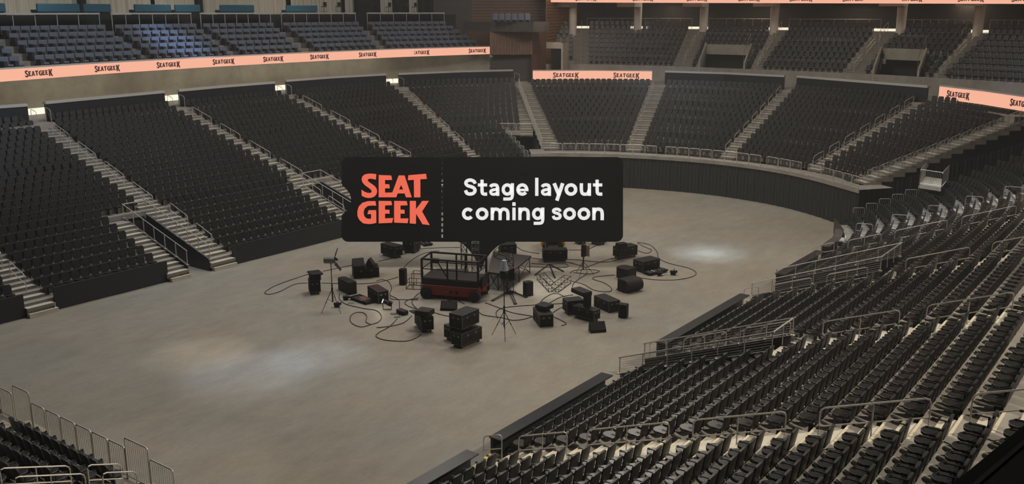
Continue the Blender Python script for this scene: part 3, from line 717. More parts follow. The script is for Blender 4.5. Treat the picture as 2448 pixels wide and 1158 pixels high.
def stool(px, label):
    c = offs(SC, SD * 4 + 3.2); p = colpt(c, px)[0]
    r = thing('bar_stool', label, 'bar stool', loc=(p.x, p.y, 13.72), rz=random.uniform(-.3, .3), group='bar stools in front of the curtains')
    mb = MB(); mb.bbox((0, 0, .76), (.42, .40, .07), .02); part('seat', mb, M['blackd'], r)
    mb = MB(); mb.bbox((0, -.19, 1.0), (.42, .05, .38), .02); part('backrest', mb, M['blackd'], r)
    for sx in (-.17, .17):
        for sy in (-.16, .16): mb = MB(); mb.cyl((sx * 1.15, sy * 1.15, 0), (sx, sy, .74), .016, 6); part('leg', mb, M['blackd'], r)
    mb = MB(); mb.tube([(-.185, -.175, .28), (.185, -.175, .28), (.185, .175, .28), (-.185, .175, .28)], .012, 5, closed=True); part('footrest', mb, M['blackd'], r)
for i, px in enumerate((778, 812, 868, 886, 905, 931, 972, 992)): stool(px, 'black bar stool, %s from left in front of the pale curtains' % ordn(i + 1))
for px in (205, 482, 858, 948, 1010, 1030):
    c = offs(SC, SD * 4 + 5.2); p = colpt(c, px); 
    if p: mb = MB(); mb.box((p[0].x, p[0].y, 15.3), (.5, .5, 3.2)); struct('lounge_post', mb, M['dark'])
# ---------------------------------------------------------------- corner structure in wood
def dpt(px, D): # plan point on column px at distance D along the heading
    off = (px - CX) / (F * math.cos(PT) - (90 - CY) * math.sin(PT)); return Vector((HD.x * D + RT.x * D * off, HD.y * D + RT.y * D * off))
def zat(y, D): return CAMZ - (y - YH) * math.cos(PT) * D / (2316.5 - (y - YH) * math.sin(PT))
def panel(pa, pb, z0, z1, m, name='wall_corner', th=.15, T=0):
    mb = MB(); d = (pb - pa).normalized(); n = Vector((-d.y, d.x)) * th
    mb.prism([(pa.x, pa.y, z0), (pb.x, pb.y, z0), (pb.x + n.x, pb.y + n.y, z0), (pa.x + n.x, pa.y + n.y, z0)], (0, 0, z1 - z0)); return struct(name, mb, m)
def slats(pa, pb, z0, z1, m, n, horiz=True, name='wall_corner', depth=.05, back=None):
    mb = MB(); d = (pb - pa); L = d.length; d = d.normalized(); nn = Vector((-d.y, d.x))
    T = Matrix(((d.x, nn.x, 0, pa.x), (d.y, nn.y, 0, pa.y), (0, 0, 1, 0), (0, 0, 0, 1)))
    mb.mi = 1; mb.box((L / 2, .1, (z0 + z1) / 2), (L, .06, z1 - z0), T); mb.mi = 0
    for i in range(n):
        if horiz: h = (z1 - z0) / n; mb.box((L / 2, .04, z0 + h * (i + .5)), (L, depth, h * .86), T)
        else: w = L / n; mb.box((w * (i + .5), .04, (z0 + z1) / 2), (w * .8, depth, z1 - z0), T)
    return struct(name, mb, [m, back or M['dark']])
pw = lambda px, D: dpt(px, D)
slats(pw(1030, 106), pw(1128, 107), 8.6, 17, M['louvre'], 60, True)
slats(pw(1128, 107), pw(1312, 108), 11.2, 17, M['wood'], 18, True)
slats(pw(1171, 96), pw(1273, 96.5), zat(131, 96), 12.2, M['woodv'], 26, False)
slats(pw(1273, 96.5), pw(1307, 101), 7.1, 12.2, M['wood'], 24, False)
slats(pw(1090, 105.6), pw(1173, 105), 7.1, 10.2, M['wood'], 14, True)
slats(pw(1171, 97.2), pw(1273, 97.4), 7.1, zat(131, 96), M['louvre'], 26, True)
slats(pw(1306, 102.5), pw(1364, 112), 7.1, 17, M['wooda'], 30, True)
slats(pw(1093, 105), pw(1173, 104), zat(131, 96), 12.0, M['wood'], 16, False)
mb = MB(); A = pw(1108, 98.6); B = pw(1172, 96.0); C_ = pw(1275, 93.6); D_ = pw(1312, 97)
for P, Q in ((A, B), (B, C_), (C_, D_)):
    d = (Q - P).normalized(); n = Vector((-d.y, d.x)) * 2.2; mb.prism([(P.x, P.y, zat(77, 93)), (Q.x, Q.y, zat(77, 93)), (Q.x + n.x, Q.y + n.y, zat(77, 93)), (P.x + n.x, P.y + n.y, zat(77, 93))], (0, 0, .95))
struct('balcony_fascia', mb, M['louvre'])
for i in range(6):
    px = 1184 + i * 15.4; p = pw(px, 94.2); mb = MB(); r = thing('balcony_seat', 'grey balcony seat above the slatted wood wall, %s from left' % ordn(i + 1), 'seat', loc=(p.x, p.y, zat(54, 93.6)), rz=math.atan2(-HD.y, -HD.x) - PI / 2, group='grey seats on the corner balcony')
    mb = MB(); mb.bbox((0, -.2, .45), (.5, .08, .8), .03); part('backrest', mb, M['suite'], r)
    mb = MB(); mb.bbox((0, .05, .28), (.5, .45, .12), .03); part('seat', mb, M['suite'], r)
    mb = MB(); mb.box((0, 0, .1), (.1, .3, .22)); part('leg', mb, M['dark'], r)

# small tunnel at the foot of the wood wall
A, B = pw(1306, 98.2), pw(1342, 97.6); d = (B - A).normalized()
mb = MB(); n = Vector((-d.y, d.x)); P_ = lambda p, q, z0, z1, th: mb.prism([(p.x, p.y, z0), (q.x, q.y, z0), (q.x + n.x * th, q.y + n.y * th, z0), (p.x + n.x * th, p.y + n.y * th, z0)], (0, 0, z1 - z0))
mb.mi = 0; P_(A, B, zat(116, 98), zat(101, 98), .3); P_(B, B + d * .18, 7.1, zat(103, 98), 1.6)
mb.mi = 1; P_(A + n * 1.6, B + n * 1.6, 7.1, zat(103, 98), .1)
struct('tunnel_wall', mb, [M['tan'], M['dark']])
# ================================================================ fences and handrails
def fence(p0, p1, h, label, gap=.11, r=.022, group=None, name='fence_panel', top2=False):
    p0, p1 = Vector(p0), Vector(p1); o = p0.copy(); t = thing(name, label, 'fence', loc=o, group=group)
    L = (Vector(p1[:2]) - Vector(p0[:2])).length; d = (p1 - p0); c = .08 / max(L, .1); u = Vector((0, 0, 1))
    mb = MB(); P = [Vector((0, 0, 0)), u * (h - .09)]
    for a in (30, 60): P.append(d * (c * (1 - math.cos(math.radians(a)))) + u * (h - .09 + .09 * math.sin(math.radians(a))))
    P.append(d * c + u * h); P.append(d * (1 - c) + u * h)
    for a in (60, 30): P.append(d * (1 - c * (1 - math.cos(math.radians(a)))) + u * (h - .09 + .09 * math.sin(math.radians(a))))
    P += [d + u * (h - .09), d.copy()]
    mb.tube(P, r, 6); mb.tube([u * .1, d + u * .1], r * .8, 5); part('frame', mb, M['steel'], t)
    mb = MB(); n = max(2, int(L / gap))
    for i in range(1, n): q = d * (i / n); mb.tube([q + u * .1, q + u * (h - .01)], r * .42, 4, cap=False)
    part('balusters', mb, M['steel'], t); return t
def spans(seg, y=370): return [(colpt(DD, a, y)[0], colpt(DD, b_, y)[0]) for a, b_ in seg if colpt(DD, a, y) and colpt(DD, b_, y)]
FP = [(1316, 1343), (1345, 1375), (1377, 1407), (1409, 1444), (1446, 1481), (1483, 1511), (1513, 1540), (1542, 1569), (1590, 1617), (1619, 1645), (1647, 1672), (1674, 1700), (1703, 1731), (1733, 1760), (1762, 1789), (1791, 1819), (1833, 1860), (1862, 1889), (1891, 1917), (1934, 1964), (1966, 1995), (1997, 2018), (2020, 2040), (2042, 2058)]
for i, (a, b_) in enumerate(spans(FP, 380)): fence((*a, 2.72), (*b_, 2.72), .85, 'barred steel fence panel on the far end deck, %s from left' % ordn(i + 1), group='fence panels along the far end deck')
def run(A, B, n, z0, z1, h, lab, grp, flat=False, gapf=.06):
    A, B = Vector(A), Vector(B)
    for i in range(n):
        a = A.lerp(B, (i + gapf) / n); b_ = A.lerp(B, (i + 1 - gapf) / n); za = z0 + (z1 - z0) * i / n; zb = za if flat else z0 + (z1 - z0) * (i + 1) / n
        fence((*a, za), (*b_, zb), h, lab % ordn(i + 1), group=grp)
run((64.1, 18.15), (72.3, 10.0), 14, 2.72, 2.72 + .296 * 14, .95, 'stepped fence panel climbing the right side of the far end stand, %s from the deck', 'fence panels climbing the far end stand')
run((64.6, 44.95), (73.3, 53.8), 13, 2.72, 2.72 + .296 * 14, .95, 'fence panel climbing left of the far end stand stairs, %s from the deck', 'fence panels left of the far end stand')
run((61.1, 42.1), (65.3, 49.5), 10, .7, 3.5, 1.0, 'fence panel climbing the corner block edge by the tunnel, %s from the floor', 'fence panels at the far corner block', flat=True)
run((61.0, 17.95), (64.0, 14.05), 6, .62, .62 + .296 * 6, 1.05, 'fence panel beside the drape at the curved block, %s from the floor', 'fence panels beside the drape', flat=True)
fence((65.35, 50.0, 3.72), (66.2, 48.85, 3.72), .8, 'left fence panel on the corner landing above the tunnel'); fence((66.25, 48.8, 3.72), (67.1, 47.7, 3.72), .8, 'right fence panel on the corner landing above the tunnel')
fence(LDR[0], LDR[1], .95, 'front fence panel on the right hand landing'); fence(LDR[1], LDR[2], .95, 'right fence panel on the right hand landing'); fence(LDR[3], LDR[0], .95, 'left fence panel on the right hand landing')
# bottom left fence: panels of two heights
NP = [((0, 945), (30, 963), 0), ((32, 944), (72, 965), 1), ((77, 984), (108, 1003), 0), ((112, 1001), (144, 1018), 0), ((147, 1018), (181, 1037), 0), ((184, 1037), (219, 1055), 0), ((222, 1056), (259, 1074), 0), ((262, 1074), (300, 1095), 0), ((300, 1074), (355, 1102), 1), ((360, 1122), (416, 1155), 0)]
for i, (a, b_, tall) in enumerate(NP):
    h = 1.32 if tall else 1.0
    A, B = onx(*a, 13.55), onx(*b_, 13.55)
    zt_ = (A.z + B.z) / 2
    fence((13.55, A.y, .6), (13.55, B.y, .6), h, ('tall barred gate panel in the bottom left fence, %s from left' if tall else 'low barred panel in the bottom left fence, %s from left') % ordn(i + 1), gap=.1, group='bottom left fence panels')
for i, (a, b_) in enumerate((((30, 963), (30, 963)),)): pass
def arail(p0, p1, z0, z1, label, h=.95, r=.021, n=None, group=None, name='aisle_handrail', mid=True):
    """p0 low end, p1 high end on plan; z are tread heights"""
    a, b_ = Vector((*p0, z0)), Vector((*p1, z1)); t = thing(name, label, 'handrail', loc=a, group=group); d = b_ - a; u = Vector((0, 0, 1)); L = d.length; c = min(.12 / L, .2)
    top = [u * (h - .12), u * (h - .04) + d * (c * .25), u * h + d * c, u * h + d * (1 - c), u * (h - .04) + d * (1 - c * .25), u * (h - .12) + d]
    mb = MB(); mb.tube(top, r, 6); part('top_rail', mb, M['steel'], t)
    if mid: mb = MB(); mb.tube([u * (h * .52), u * (h * .52) + d], r * .8, 6); part('mid_rail', mb, M['steel'], t)
    n = n or max(1, int(round(L / 1.2)))
    for i in range(n + 1):
        q = d * (i / n); hh = h - .12 if i in (0, n) else h
        mb = MB(); mb.tube([q - u * .06, q + u * hh], r * .85, 6); part('post', mb, M['steel'], t)
    return t
SEGS = [(1.75, 3.9), (4.75, 7.9), (8.75, 11.75), (12.75, 15.7), (16.7, 19.7), (20.5, 22.2)]
def aisle_rails(P1, P22, side, where, k0=1, ks=SEGS, ka=1, kb=22):
    for i, (a, b_) in enumerate(ks):
        if a < k0: continue
        A = lerp(P1, P22, (a - ka) / (kb - ka)); B = lerp(P1, P22, (b_ - ka) / (kb - ka))
        arail(A, B, tz(a) , tz(b_), 'steel double handrail on %s, %s up' % (where, ordn(i + 1)), group='handrails on ' + where)
aisle_rails((20.75, 15.8), (20.5, -1.0), 'R', 'the nearest aisle of the near stand')
aisle_rails((30.5, 15.8), (30.4, -1.0), 'R', 'the aisle above the first near tunnel', k0=8)
aisle_rails((40.85, 15.8), (40.7, -1.0), 'R', 'the aisle above the second near tunnel', k0=8)
aisle_rails((51.4, 15.8), (51.1, -1.0), 'R', 'the aisle past the second near tunnel')
for i in range(8):
    k = 1 + 2.3 * i; A = lerp((57.1, 16.5), (62.5, -.4), (k - 1) / 21.); B = lerp((57.1, 16.5), (62.5, -.4), (k + .1) / 21.)
    arail(A, B, tz(k), tz(k), 'short looped handrail on the bend aisle of the near stand, %s up' % ordn(i + 1), n=1, group='looped handrails on the near bend aisle')
aisle_rails((32.0 - .5, 15.8), (31.5, -1.0), 'R', 'the narrow stairs beside the first near tunnel', ks=[(1.75, 3.9), (4.75, 6.9)])
aisle_rails((40.6, 15.8), (40.6, -1.0), 'R', 'the narrow stairs beside the second near tunnel', ks=[(1.75, 3.9), (4.75, 6.9)])
LU = lambda k, x8, x22, y22: None
def lrails(x1, x8, x22, y22, where, k0=1):
    for i, (a, b_) in enumerate([(1.5, 3.3), (4.2, 6.3), (7.4, 9.9), (11.0, 13.4), (14.5, 16.9), (18.0, 20.4)]):
        if a < k0: continue
        f = lambda k: (x1, YL(k)) if k < 7.4 else lerp((x8, 49.9), (x22, y22), (k - 8) / 14.)
        arail(f(a), f(b_), tz(a), tz(b_), 'steel double handrail on %s, %s up' % (where, ordn(i + 1)), group='handrails on ' + where)
lrails(20.9, 20.8, 19.3, 58.7, 'the far stand aisle at the left edge')
lrails(31.5, 31.0, 30.2, 59.85, 'the far stand aisle right of the first tunnel')
lrails(41.7, 42.35, 41.3, 61.25, 'the far stand aisle at the second tunnel')
lrails(52.5, 53.2, 52.5, 62.1, 'the far stand aisle above the sign')
for i, (a, b_) in enumerate([(8, 10), (11, 13), (14, 16), (17, 19)]):
    f = lambda k: lerp((57.9, 44.0), (65.2, 61.75), (k - 1) / 21.); arail(f(a), f(b_), tz(a), tz(b_), 'thin handrail on the bend aisle of the far stand, %s up' % ordn(i + 1), group='handrails on the far bend aisle')
for j, q in enumerate(AE[1:4]):
    for i in range(7):
        k = 8.2 + 2 * i; m0, m1 = lerp(q[0], q[1], .25), lerp(q[2], q[3], .25); A = lerp(m0, m1, (k - 8) / 14.); B = lerp(m0, m1, (k + 1.3 - 8) / 14.)
        arail(A, B, ZE(k), ZE(k + 1.3), 'short looped handrail on the %s far end aisle, %s up' % (['left', 'middle', 'right'][j], ordn(i + 1)), n=1, group='looped handrails on the %s far end aisle' % ['left', 'middle', 'right'][j])
for j, (a1, a9) in enumerate(((1390, 1390), (1636, 1678), (1815, 1866), (2046, 2120), (2254, 2346))):
    for i, (ka, kb) in enumerate(((1, 3), (4, 6), (7, 9))):
        A = colpt(offs(FRD, FD * (ka - 1)), a1 + (a9 - a1) * (ka - 1) / 8.)[0]; B = colpt(offs(FRD, FD * (kb - 1)), a1 + (a9 - a1) * (kb - 1) / 8.)[0]
        arail(A, B, FZ + FRr * (ka - 1), FZ + FRr * (kb - 1), 'slanted handrail on the %s aisle of the upper far stand, %s up' % (ordn(j + 1), ordn(i + 1)), group='handrails of the upper far stand')
for y, w in ((23.35, 'right aisle'), (22.6, 'tall gate')):
    for i, (a, b_) in enumerate(((1.2, 2.4), (3.0, 5.2))):
        arail((XE(a), y), (XE(b_), y), tz(a), tz(b_), 'handrail in the bottom left stand by the %s, %s from the fence' % (w, ordn(i + 1)), n=1 + i, group='handrails of the bottom left stand')
# small curved end rails at the floor
for x, w in ((20.9, 'the nearest aisle'), (31.5, 'the first tunnel'), (40.7, 'the second tunnel'), (51.4, 'the third aisle')): arail((x, 16.65), (x, 15.95), .35, .6, 'short stub handrail at the foot of ' + w, n=1)
# front rail with bars along the upper far stand
def frail(a, b_, label):
    c = offs(FRD, -.75); A, B = colpt(c, a, 150), colpt(c, b_, 150); P = between(c, A[1], B[1]); P, L = resample(P, max(4, int(L_ / 1.0)) if (L_ := sum((P[i + 1] - P[i]).length for i in range(len(P) - 1))) else 4)
    o = Vector((*P[0], 8.62)); t = thing('front_guard_rail', label, 'railing', loc=o)
    mb = MB(); mb.tube([Vector((*p, 9.62)) - o for p in P], .025, 5); mb.tube([Vector((*p, 8.72)) - o for p in P], .02, 5); part('top_rail', mb, M['steeld'], t)
    mb = MB()
    for p in P: mb.cyl(Vector((*p, 8.62)) - o, Vector((*p, 9.6)) - o, .02, 5)
    part('posts', mb, M['steeld'], t)
frail(1405, 1612, 'thin guard rail before the leftmost wide upper block'); frail(1824, 2022, 'thin guard rail before the middle upper block'); frail(2248, 2450, 'dark guard rail before the right edge upper block')
# tunnel rails: top rail, posts, wires
def trail(x, side, label, n=6, x2=None, y0=43.5, y1=49.3):
    f = (lambda y: y) if side == 'L' else (lambda y: 60.1 - y)
    z0, z1 = TZ[side]; HR_ = .82 if side == 'L' else .66; o = Vector((x, f(y0), z0)); t = thing('tunnel_handrail', label, 'handrail', loc=o); P = lambda s_, h: Vector((x, f(y0 + (y1 - y0) * s_), z0 + (z1 - z0) * s_ + h)) - o
    mb = MB(); mb.tube([P(-.01, HR_), P(1.01, HR_)], .024, 6); part('top_rail', mb, M['steel'], t)
    mb = MB(); mb.prism([P(0, 0) + Vector((-.05, 0, 0)), P(1, 0) + Vector((-.05, 0, 0)), P(1, 0) + Vector((.05, 0, 0)), P(0, 0) + Vector((.05, 0, 0))], (0, 0, .03)); part('base_strip', mb, M['steeld'], t)
    for i in range(n + 1): mb = MB(); mb.cyl(P(i / n, 0), P(i / n, HR_), .022, 6); mb.box(P(i / n, .02), (.14, .14, .03)); part('post', mb, M['steel'], t)
    mb = MB()
    for i in range(1, 7): mb.tube([P(0, i * HR_ / 7), P(1, i * HR_ / 7)], .004 if side == 'L' else .006, 3, cap=False)
    part('wires', mb, M['steeld'], t)
trail(28.98, 'L', 'steel handrail on the left wall of the first far stand tunnel'); trail(30.42, 'L', 'steel handrail on the right wall of the first far stand tunnel')
trail(42.3, 'L', 'steel handrail on the left wall of the tunnel beside the sign'); trail(43.95, 'L', 'steel handrail on the right wall of the tunnel beside the sign')
trail(29.07, 'R', 'wired steel railing on the near side of the first near tunnel'); trail(30.98, 'R', 'wired steel railing on the far side of the first near tunnel')
trail(41.52, 'R', 'wired steel railing on the near side of the second near tunnel'); trail(44.62, 'R', 'wired steel railing on the far side of the second near tunnel')
for (xa, xb), side, w in (((28.98, 30.42), 'L', 'first far stand tunnel'), ((42.3, 43.95), 'L', 'tunnel beside the sign'), ((29.07, 30.98), 'R', 'first near tunnel'), ((41.52, 44.62), 'R', 'second near tunnel')):
    y = 49.3 if side == 'L' else 10.8
    arail((xa, y), (xb, y), TZ[side][1], TZ[side][1], 'cross rail closing the top end of the ' + w, h=.82 if side == 'L' else .66, mid=False)
for (x, y0, w) in ((65, 0, ''),): pass
for i, P in enumerate(BW):          # curved end rails where aisles meet the concourse
    for e, wd in ((0, 'left'), (-1, 'right')):
        if i == 0 and e == 0: continue
        p = P[e]; arail((p[0] + (-.12 if e == 0 else .12), p[1] - .75), (p[0] + (-.12 if e == 0 else .12), p[1] - .1), 6.95, 7.1, 'small curved rail at the %s end of the %s dark back wall' % (wd, ordn(i + 1)), n=1, mid=False)
# ================================================================ seats
def outline(n=6):
    h = [(.170, .36), (.196, .46), (.216, .62), (.220, .74), (.210, .80), (.186, .84), (.145, .862), (.07, .870)]
    if n < 6: h = [(.165, .36), (.205, .56), (.216, .76), (.16, .862)]
    return h + [(-a, b_) for a, b_ in reversed(h)]
def back_mb(hi, mb=None):
    mb = mb or MB(); o = outline(6 if hi else 3)
    def ring(dy, sc): return [Vector((x * sc, -.235 - .09 * (z - .36) / .5 + dy + (.02 * (1 - (x / .226) ** 2) if dy < 0 else -.012 * (1 - (x / .226) ** 2)) * -1, .36 + (z - .36) * (1 - (1 - sc) * .5) + (1 - sc) * .12)) for x, z in o]
    R_ = [ring(-.020, .93), ring(-.014, 1.0), ring(.014, 1.0), ring(.024, .90)] if hi else [ring(-.025, 1), ring(.025, .97)]
    n = len(o); vs = [v for r in R_ for v in r]; fs = [tuple(range(n)), tuple((len(R_) - 1) * n + k for k in reversed(range(n)))]
    for i in range(len(R_) - 1):
        for k in range(n): fs.append((i * n + k, (i + 1) * n + k, (i + 1) * n + (k + 1) % n, i * n + (k + 1) % n))
    mb.add(vs, fs); return mb
def panol(n): 
    o = [(-.20, -.19), (.20, -.19)]
    for i in range(n + 1): a = i * PI / n; o.append((.215 * math.cos(a), .02 + .215 * math.sin(a)))
    return o
def pan_mb(hi, mb=None):
    mb = mb or MB(); o = panol(10 if hi else 4)
    lv = [(.345, .80), (.37, .98), (.425, 1.0), (.445, .95)] if hi else [(.36, .9), (.445, 1.0)]
    n = len(o); vs = [Vector((x * s_, y * s_, z - (.02 if y < -.1 else 0))) for z, s_ in lv for x, y in o]
    fs = [tuple(reversed(range(n))), tuple((len(lv) - 1) * n + k for k in range(n))]
    for i in range(len(lv) - 1):
        for k in range(n): fs.append((i * n + k, i * n + (k + 1) % n, (i + 1) * n + (k + 1) % n, (i + 1) * n + k))
    mb.add(vs, fs); return mb
def pipe_mb(mb=None, n=10, k=4):
    mb = mb or MB(); o = panol(n); mb.tube([Vector((x * .99, y * .99, .438)) for x, y in o[1:]], .0065, k, cap=False); return mb
def arm_mb(mb=None):
    mb = mb or MB(); mb.bbox((.2545, -.09, .612), (.034, .24, .026), .006); mb.box((.2545, -.19, .48), (.03, .05, .25)); return mb
def cup_mb(mb=None, n=10):
    mb = mb or MB(); vs = []; fs = []
    for i in range(n):
        a = 2 * PI * i / n
        for r, z in ((.044, .597), (.044, .622), (.030, .622), (.030, .597)): vs.append(Vector((.2545 + r * math.cos(a), .065 + r * math.sin(a), z)))
    for i in range(n):
        j = (i + 1) % n
        for k in range(4): fs.append((i * 4 + k, j * 4 + k, j * 4 + (k + 1) % 4, i * 4 + (k + 1) % 4))
    mb.add(vs, fs); return mb
def leg_mb(mb=None):
    mb = mb or MB(); mb.box((0, -.08, .18), (.05, .11, .36)); mb.box((0, -.08, .01), (.16, .18, .02)); return mb
SMAT = [M['blackp'], M['pan'], M['piping']]
def template(hi):
    mb = MB(); mb.mi = 0; back_mb(hi, mb); mb.mi = 1; pan_mb(hi, mb); mb.mi = 0
    if hi: arm_mb(mb); cup_mb(mb, 8); leg_mb(mb); mb.mi = 2; pipe_mb(mb, 8, 3)
    else: mb.box((.2545, .02, .60), (.04, .16, .03)); mb.box((0, -.08, .18), (.06, .1, .36)); mb.mi = 2; o = panol(4); P = [Vector((x * 1.0, y * 1.0, .446)) for x, y in o[2:]]
    return mb
vis = []; rest = []
for s_ in SEATS:
    if s_[8] != 'arena' or any((Vector(s_[:2]) - c_).length < .78 for c_ in COLS): continue
    q = proj(Vector((s_[0], s_[1], s_[2] + .6)))
    if q and -25 < q[0] < 2473 and -20 < q[1] < 1178: vis.append((q[2], s_, q))
vis.sort(key=lambda a: a[0])
# the lower right corner is hidden by the suite ledge: keep seats the picture shows
def hidden(q): return q[1] > 1158 + 10 or (q[0] > 2310 and q[1] > 1051 + (2448 - q[0]) * .85)
ind = [v for v in vis if not hidden(v[2]) and 5 < v[2][0] < 2443 and v[2][1] < 1150][:300]
indset = set(id(v[1]) for v in ind)
proto = thing('arena_seat', 'x', 'seat')
mbk = back_mb(True); bo = part('backrest', mbk, M['blackp'], proto); po = part('seat', pan_mb(True), M['pan'], proto)
pp = part('piping', pipe_mb(), M['piping'], po); pp['label'] = 'thin grey piping around the seat edge'
ao = part('armrest', arm_mb(), M['blackp'], proto); part('cup_holder', cup_mb(), M['blackp'], ao); part('leg', leg_mb(), M['blackd'], proto)
for ob, a in ((bo, 50), (po, 50)): ob.data.shade_smooth() if hasattr(ob.data, 'shade_smooth') else None
for me in (bo.data, po.data):
    try: me.set_sharp_from_angle(angle=math.radians(35))
    except Exception: pass
reg_kids(proto)
for i, (dd, s_, q) in enumerate(ind):
    o = proto if i == 0 else copy_tree(proto)
    o.location = s_[:3]; o.rotation_euler = (0, 0, s_[3])
    row, j, m, desc = s_[4], s_[5], s_[6], s_[7]
    short = desc.replace('near right stand, ', 'near stand ').replace(' the ', ' ')
    o['label'] = 'black seat, %s row, %s from left, %s' % (ordn(row), ordn(j + 1), short)
    o['category'] = 'seat'; o['group'] = 'black folding seats, ' + desc
def merge(insts, tmpl, V, Fc, Mi, sizes):
    tv = np.array([tuple(v) for v in tmpl.v]); 
    for x, y, z, a in insts:
        c, s_ = math.cos(a), math.sin(a); w = np.empty_like(tv)
        w[:, 0] = tv[:, 0] * c - tv[:, 1] * s_ + x; w[:, 1] = tv[:, 0] * s_ + tv[:, 1] * c + y; w[:, 2] = tv[:, 2] + z
        V.append(w)
    flat = np.array([i for f in tmpl.f for i in f]); sz = np.array([len(f) for f in tmpl.f]); mi = np.array(tmpl.m)
    return flat, sz, mi
def stuff_mesh(groups, mats, name):
    V = []; loops = []; S_ = []; MI = []; off = 0
    for insts, tmpl in groups:
        if not insts: continue
        flat, sz, mi = merge(insts, tmpl, V, None, None, None); nv = len(tmpl.v)
        for _ in insts: loops.append(flat + off); S_.append(sz); MI.append(mi); off += nv
    V = np.concatenate(V); loops = np.concatenate(loops); S_ = np.concatenate(S_); MI = np.concatenate(MI)
    me = bpy.data.meshes.new(name); me.vertices.add(len(V)); me.vertices.foreach_set('co', V.ravel().astype(np.float32))
    me.loops.add(len(loops)); me.loops.foreach_set('vertex_index', loops.astype(np.int32))
    me.polygons.add(len(S_)); st = np.concatenate([[0], np.cumsum(S_)[:-1]]); me.polygons.foreach_set('loop_start', st.astype(np.int32)); me.polygons.foreach_set('loop_total', S_.astype(np.int32))
    for m in mats: me.materials.append(m)
    me.polygons.foreach_set('material_index', MI.astype(np.int32)); me.polygons.foreach_set('use_smooth', np.zeros(len(S_), dtype=bool)); me.update(calc_edges=True); me.validate(); return me
mid = [(*v[1][:3], v[1][3]) for v in vis if id(v[1]) not in indset and v[0] < 42]
far = [(*v[1][:3], v[1][3]) for v in vis if id(v[1]) not in indset and v[0] >= 42]
print('seats individual', len(ind), 'mid', len(mid), 'far', len(far))
me = stuff_mesh([(mid, template(True)), (far, template(False))], SMAT, 'arena_seat')
link('arena_seat', me, None, 'rows of black folding arena seats filling every stand around the floor', 'seat', None, 'stuff')
# suite seats: wide padded chairs with a dark side table
sm = MB(); sm.bbox((0, -.30, .56), (.73, .11, .58), .03); sm.bbox((-.12, -.02, .30), (.46, .46, .14), .04); sm.box((-.12, -.05, .12), (.12, .35, .24)); sm.box((.24, .0, .58), (.27, .44, .03))
sm.mi = 1; sm.box((.24, -.02, .28), (.25, .42, .56))
sme = sm.mesh('suite_seat', [M['suite'], M['suited']])
sv = []
for s_ in SEATS:
    if s_[8] == 'suite':
        q = proj(Vector((s_[0], s_[1], s_[2] + .5)))
        if q and -10 < q[0] < 2450 and q[1] < 150: sv.append((q[2], s_))
sv.sort(key=lambda a: a[0]); print('suite seats', len(sv))
for dd, s_ in sv[:300]:
    o = link('suite_seat', sme, None, 'padded seat, %s row up, %s from left, %s' % (ordn(s_[4]), ordn(s_[5] + 1), s_[7]), 'seat', s_[7], None, s_[:3], s_[3])
if len(sv) > 300:
    link('suite_seat', stuff_mesh([([(*s_[:3], s_[3]) for d_, s_ in sv[300:]], sm)], [M['suite'], M['suited']], 'suite_seats'), None, 'remaining padded suite seats of the upper left tier', 'seat', None, 'stuff')
# ================================================================ the ticket shaped sign
tip = onz(1150, 645, 0); DS = (tip - CAM).dot(FW)
SGN = Matrix(((RT.x, UP.x, -FW.x, 0), (RT.y, UP.y, -FW.y, 0), (RT.z, UP.z, -FW.z, 0), (0, 0, 0, 1))); SGN.translation = CAM + FW * DS
sc_ = DS / F
def sp(x, y): return ((x - CX) * sc_, -(y - CY) * sc_)
sg = thing('ticket_sign', 'large black ticket-shaped sign reading Stage layout coming soon above the equipment', 'sign'); sg.matrix_world = SGN
def arcp(cx, cy, r, a0, a1, n=8): return [(cx + r * math.cos(math.radians(a0 + (a1 - a0) * i / n)), cy - r * math.sin(math.radians(a0 + (a1 - a0) * i / n))) for i in range(n + 1)]
XL, XR, YT, YB = 817, 1489, 376, 578.5
leftp = [(1055, YT)] + arcp(XL + 16, YT + 16, 16, 90, 180) + [(XL, 438), (819, 444), (828, 452), (837, 464), (840.5, 479), (837, 494), (828, 506), (819, 513), (XL, 519)] + arcp(XL + 16, YB - 16, 16, 180, 270) + [(1055, YB)]
rightp = [(1059.5, YB), (1085, YB), (1096, YB), (1105, 583), (1118, 594), (1132, 612), (1150, 646), (1160, 622), (1176, 601), (1193, 586), (1213, YB)] + arcp(XR - 16, YB - 16, 16, 270, 360) + arcp(XR - 16, YT + 16, 16, 0, 90) + [(1059.5, YT)]
polys = [leftp, rightp]; y = YT; k = 0
holes = [390.7 + 13.4 * i for i in range(-1, 14)]
y0 = YT
for hc in holes:
    a_, b_ = hc - 4, hc + 4
    if b_ > YB: break
    polys.append([(1055, y0), (1059.5, y0), (1059.5, a_), (1055, a_)]); y0 = b_
polys.append([(1055, y0), (1059.5, y0), (1059.5, YB), (1055, YB)])
def slab(polys, z, th, m, name, parent, label=None):
    me = flat_curve_mesh([[sp(*p) for p in P] for P in polys], th / 2, m, name); q = link(name, me, parent); q.location = (0, 0, z)
    if label: q['label'] = label
    return q
mb = MB()
for P in polys: mb.prism([Vector((*sp(*p), -.08)) for p in (P if P is not leftp else list(reversed(P)))][::-1], (0, 0, .16))
part('board', mb, M['board'], sg)
gx = lambda k: [[(780 + p[0] / 4.825, 360 + p[1] / 4.825) for p in q] for q in GL_[k]]
lg = []
for k in ('S', 'E', 'A', 'T', 'G', 'F1', 'F2', 'K'):
    slab(gx(k), .10, .04, M['orange'], 'logo_letter', sg, 'orange capital letter %s' % {'F1': 'E', 'F2': 'E'}.get(k, k))
